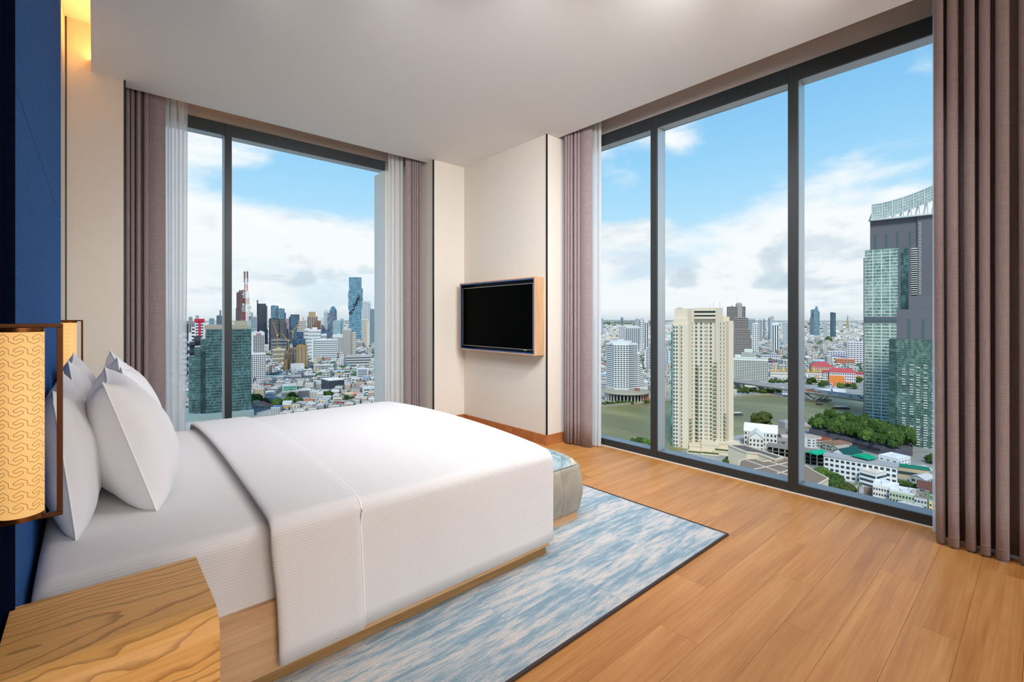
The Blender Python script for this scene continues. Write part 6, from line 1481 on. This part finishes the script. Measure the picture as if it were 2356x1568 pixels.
# ------------------------------------------------------------------ infill: low city blocks
WALLC = ['e0ddd6','e9e6e0','d6d2ca','ddd3c2','cccac4','e0d4c2','efebe4','c4c5c5','d8c5b2','d0d2d1']
WALLN = ['white','bright white','pale grey','cream','grey','beige','chalk-white','bluish grey','peach','silvery']
ROOFN = ['grey','pale grey','dull grey','light','brownish','tan','bluish grey','chalky','dark grey','stone-coloured']
ACCN = ['brick-red','orange','pale green','sky-blue','teal','dark red','ochre','slate-blue']
ROOFC = ['b9b6b0','c7c5c0','a9a6a1','d2d1cd','9c938a','b3a89c','bfc3c6','cfcdc8','8f8c88','c2bdb4']
ACC = ['b3654f','c47a52','8fae9a','7d9dbd','5f9a88','a84f4a','c9a15a','6f8bb0']
PROTO = []
def proto(seed):
    r = random.Random(seed); W_, Wn, Rf = MB(), MB(), MB(); w = 10; dd = 10
    fl = r.choice([3, 4, 5, 6]); h = fl*3.0; kind = r.choice(['grid', 'band', 'grid'])
    blk(W_, Wn, -w/2, w/2, -dd/2, dd/2, 0, h, (kind, r.choice([3, 4, 5]), fl, .62 if kind == 'grid' else .9, .45), 'flr')
    pit = r.random() < .45
    if pit:
        hh = r.uniform(1.6, 3); W_.quad((-w/2, -dd/2, h), (-w/2, dd/2, h), (-w/2, 0, h+hh)); W_.quad((w/2, -dd/2, h), (w/2, dd/2, h), (w/2, 0, h+hh))
        Rf.v += [(-w/2-.4, -dd/2-.4, h-.1), (w/2+.4, -dd/2-.4, h-.1), (w/2+.4, dd/2+.4, h-.1), (-w/2-.4, dd/2+.4, h-.1), (-w/2-.4, 0, h+hh), (w/2+.4, 0, h+hh)]; Rf.f += [(0,1,5,4), (2,3,4,5)]
    else:
        rooftop(Rf, -w/2, w/2, -dd/2, dd/2, h, seed, 4, 2.6); Rf.box(-w/2+.5, w/2-.5, -dd/2+.5, dd/2-.5, h, h+.12)
    return (W_.mesh('walls', WOBJ), Wn.mesh('window', DW), Rf.mesh('roof', WOBJ), pit)
PROTO = [proto(100+k) for k in range(14)]
def blocked(x, y, r):
    for fx, fy, fr in FOOT:
        if (x-fx)**2 + (y-fy)**2 < (fr+r)**2: return True
    return inpoly((x, y), river)
# seen sectors: (u range, near distance, far distance)
cand = []
def sector(u0, u1, d0, d1, step):
    dd_ = d0
    while dd_ < d1:
        st = step*(1 + min(2.2, (dd_-d0)/2600))
        u = u0 + rng.uniform(0, 1)*st*FPX/dd_
        while u < u1:
            x, y = wpos(u + rng.uniform(-.2, .2)*st*FPX/dd_, dd_ + rng.uniform(-.25, .25)*st); cand.append((dd_, x, y, st, u < 1000)); u += st*FPX/dd_
        dd_ += st*1.05
sector(405, 880, 640, 5200, 17); sector(1372, 1995, 780, 5600, 18); sector(1690, 2175, 300, 520, 17); sector(405, 880, 5200, 13000, 62); sector(1372, 1995, 5600, 14000, 62)
cand.sort(key=lambda c: c[0])
stuffb = {}; cnt = {}; made = 0; SEEN = set()
MARK = [(515,900,'the dark green glass tower'),(594,860,'the red-lettered white office'),(660,850,'the bronze building'),(694,845,'the golden-brown tower'),(748,805,'the broad white slab'),(818,785,'the pixel-notched tower'),(772,890,'the white-roofed dark office'),(825,828,'the long grey building'),(662,893,'the green glass front'),(840,870,'the black-banded house'),(700,925,'the dark tree clump'),(640,820,'the cream classical block'),(427,800,'the white striped block'),
 (1440,870,'the three-winged hotel'),(1512,835,'the round-gabled hotel'),(1616,850,'the cream hotel tower'),(1700,815,'the unfinished concrete tower'),(1728,880,'the slab hotel'),(1805,865,'the golden-gabled row'),(1890,850,'the red hipped roof'),(1935,870,'the red-roofed school'),(1945,835,'the salmon-orange block'),(1970,800,'the tall white slab office'),(1785,765,'the stepped apartment tower'),(1475,760,'the striped white slabs'),(1830,780,'the second mullion'),
 (1955,1085,'the long white building'),(2010,1050,'the bright green canopy'),(2085,1140,'the shophouse row'),(1735,1010,'the white gabled houses'),(1800,1085,'the brown-roofed hall'),(1900,1020,'the white villa'),(2080,1070,'the terraced white house'),(1800,1050,'the concrete frame')]
def ilabel(x, y, wn, rn, pitched):
    u, v = uv_((x, y)); mk = min(MARK, key=lambda m_: (m_[0]-u)**2 + 2*(m_[1]-v)**2); du, dv_ = u-mk[0], v-mk[1]
    pos = ('far ' if abs(du) > 45 else '') + ('left of ' if du < 0 else 'right of ') if abs(du) > 12 else ('in front of ' if dv_ > 0 else 'behind ')
    size = ''
    base_ = '%s block, %s %s roof, %s%s' % (wn, rn, 'pitched' if pitched else 'flat', pos, mk[2])
    for extra in ('', ', nearer', ', further back', ', set back', ', rearmost'):
        if base_+extra not in SEEN: SEEN.add(base_+extra); return base_+extra
    return base_
LAB = {(0, 1): 'low white or grey city building in the spread seen through the back window', (0, 0): 'low white or grey city building in the spread across the river, big window', (1, 1): 'low city building with a coloured roof seen through the back window', (1, 0): 'low city building with a coloured roof in the spread across the river'}
for d_, x, y, st, left in cand:
    w = st*rng.uniform(.55, .86); dp = st*rng.uniform(.55, .86)
    if blocked(x, y, w*.45): continue
    if not left and d_ < 955 and d_ > 600 and CX+FPX*(x*RT[0]+y*RT[1])/d_ > 1680: continue      # open bank and bridge ramps
    ang = CROT + (.18 if left else .3)*sin(x*.003+y*.002) + rng.choice([0, 0, pi/2]) + rng.uniform(-.04, .04)
    acc_ = rng.random() < (.10 if left else .14); wi = rng.randrange(10); wc = WALLC[wi]; ri_ = rng.randrange(8 if acc_ else 10); rc = (ACC if acc_ else ROOFC)[ri_]
    hz = rng.uniform(.45, .85) * (1.5 if rng.random() < .12 else 1)
    if made < 300:
        pk = rng.randrange(14); a = PROTO[pk][:3]; o = thing('city_building', (x, y, GZ), ilabel(x, y, WALLN[wi], (ACCN if acc_ else ROOFN)[ri_], PROTO[pk][3]), 'building', ('coloured roofs' if acc_ else 'low blocks') + (' beyond the back window' if left else ' beyond the big window'), ang)
        for me, n_, c_ in zip(a, ('walls', 'window', 'roof'), (wc, None, rc)):
            c = bpy.data.objects.new(n_, me); COL.objects.link(c); c.parent = o; c.scale = (w/10, dp/10, hz)
            if n_ == 'window': c['kind'] = 'stuff'
            if c_: c.color = (*lin(c_), 1)
        made += 1
    else:
        h = rng.uniform(6, 14)*(1.0 if rng.random() > .06 else 2.2); ca, sa = cos(ang), sin(ang)
        R = lambda a, b, z: (x + a*ca - b*sa, y + a*sa + b*ca, GZ + z)
        mb = stuffb.setdefault(('w', wc), MB()); c4 = [(-w/2,-dp/2),(w/2,-dp/2),(w/2,dp/2),(-w/2,dp/2)]
        for k in range(4): p, q = c4[k], c4[(k+1) % 4]; mb.quad(R(*p, 0), R(*q, 0), R(*q, h), R(*p, h))
        rb = stuffb.setdefault(('r', rc), MB())
        if rng.random() < .4: hh = h+rng.uniform(1, 3); rb.quad(R(-w/2,-dp/2,h), R(w/2,-dp/2,h), R(w/2,0,hh), R(-w/2,0,hh)); rb.quad(R(w/2,dp/2,h), R(-w/2,dp/2,h), R(-w/2,0,hh), R(w/2,0,hh)); mb.quad(R(-w/2,-dp/2,h), R(-w/2,dp/2,h), R(-w/2,0,hh)); mb.quad(R(w/2,-dp/2,h), R(w/2,dp/2,h), R(w/2,0,hh))
        else:
            rb.quad(R(-w/2,-dp/2,h), R(w/2,-dp/2,h), R(w/2,dp/2,h), R(-w/2,dp/2,h))
            if rng.random() < .5:
                a0, b0 = rng.uniform(-.4, .1)*w, rng.uniform(-.4, .1)*dp; e_ = rng.uniform(.2, .4)*w; hh = h+rng.uniform(1.5, 3.5)
                for k, (p, q) in enumerate((((a0,b0),(a0+e_,b0)), ((a0+e_,b0),(a0+e_,b0+e_)), ((a0,b0+e_),(a0,b0)))): mb.quad(R(*p, h), R(*q, h), R(*q, hh), R(*p, hh))
                mb.quad(R(a0,b0,hh), R(a0+e_,b0,hh), R(a0+e_,b0+e_,hh), R(a0,b0+e_,hh))
        if d_ < 2600:
            gb = stuffb.setdefault(('g', ''), MB()); nfl = max(2, int(h/3.4))
            for (p, q), nrm in (((c4[0], c4[1]), (0, -1)), ((c4[3], c4[0]), (-1, 0)), ((c4[1], c4[2]), (1, 0))):
                for j in range(nfl):
                    z0 = h*(j+.3)/nfl; z1 = h*(j+.75)/nfl; e_ = .12
                    P = lambda s_, z: R(p[0]+(q[0]-p[0])*s_+nrm[0]*e_, p[1]+(q[1]-p[1])*s_+nrm[1]*e_, z)
                    gb.quad(P(.08, z0), P(.45, z0), P(.45, z1), P(.08, z1)); gb.quad(P(.55, z0), P(.92, z0), P(.92, z1), P(.55, z1))
rt = tag(empty('distant_city', (*wpos(1100, 2500), GZ)), 'dense spread of small pale city blocks reaching to the horizon', 'city', None, 'stuff')
for (k, c), mb in stuffb.items():
    o = mb.build({'w': 'walls', 'r': 'roofs', 'g': 'window_panes'}[k], DW if k == 'g' else cmat(c, .85), rt, fixn=False); o['kind'] = 'stuff'
# distant tree clumps between the blocks
bm = bmesh.new()
for k in range(900):
    left = rng.random() < .3; u = rng.uniform(410, 875) if left else rng.uniform(1375, 1990); v = HOR + 14 + 130*rng.random()**1.6; x, y = onground(u, v)
    if inpoly((x, y), river) or any((x-a)**2+(y-b)**2 < c*c for a, b, c in FOOT): continue
    sz = rng.uniform(6, 12)*(1+.6*dist(v)/3000)
    g = bmesh.ops.create_icosphere(bm, subdivisions=1, radius=sz, matrix=Matrix.Translation((x, y, GZ+sz*.5)))
    for vv in g['verts']: vv.co.z = GZ + (vv.co.z-GZ)*.75 + rng.uniform(-1.5, 1.5); vv.co.x += rng.uniform(-2, 2)
for k in range(260):
    u = rng.uniform(1378, 1500); v = rng.uniform(741, 747); x, y = onground(u, v); sz = 30
    bmesh.ops.create_icosphere(bm, subdivisions=1, radius=sz, matrix=Matrix.Translation((x, y, GZ)))
me = bpy.data.meshes.new('distant_trees'); bm.to_mesh(me); bm.free(); me.materials.append(cmat('4f6647', .9))
o = bpy.data.objects.new('distant_trees', me); COL.objects.link(o); tag(o, 'small dark green tree clumps scattered between the far city blocks', 'trees', None, 'stuff')
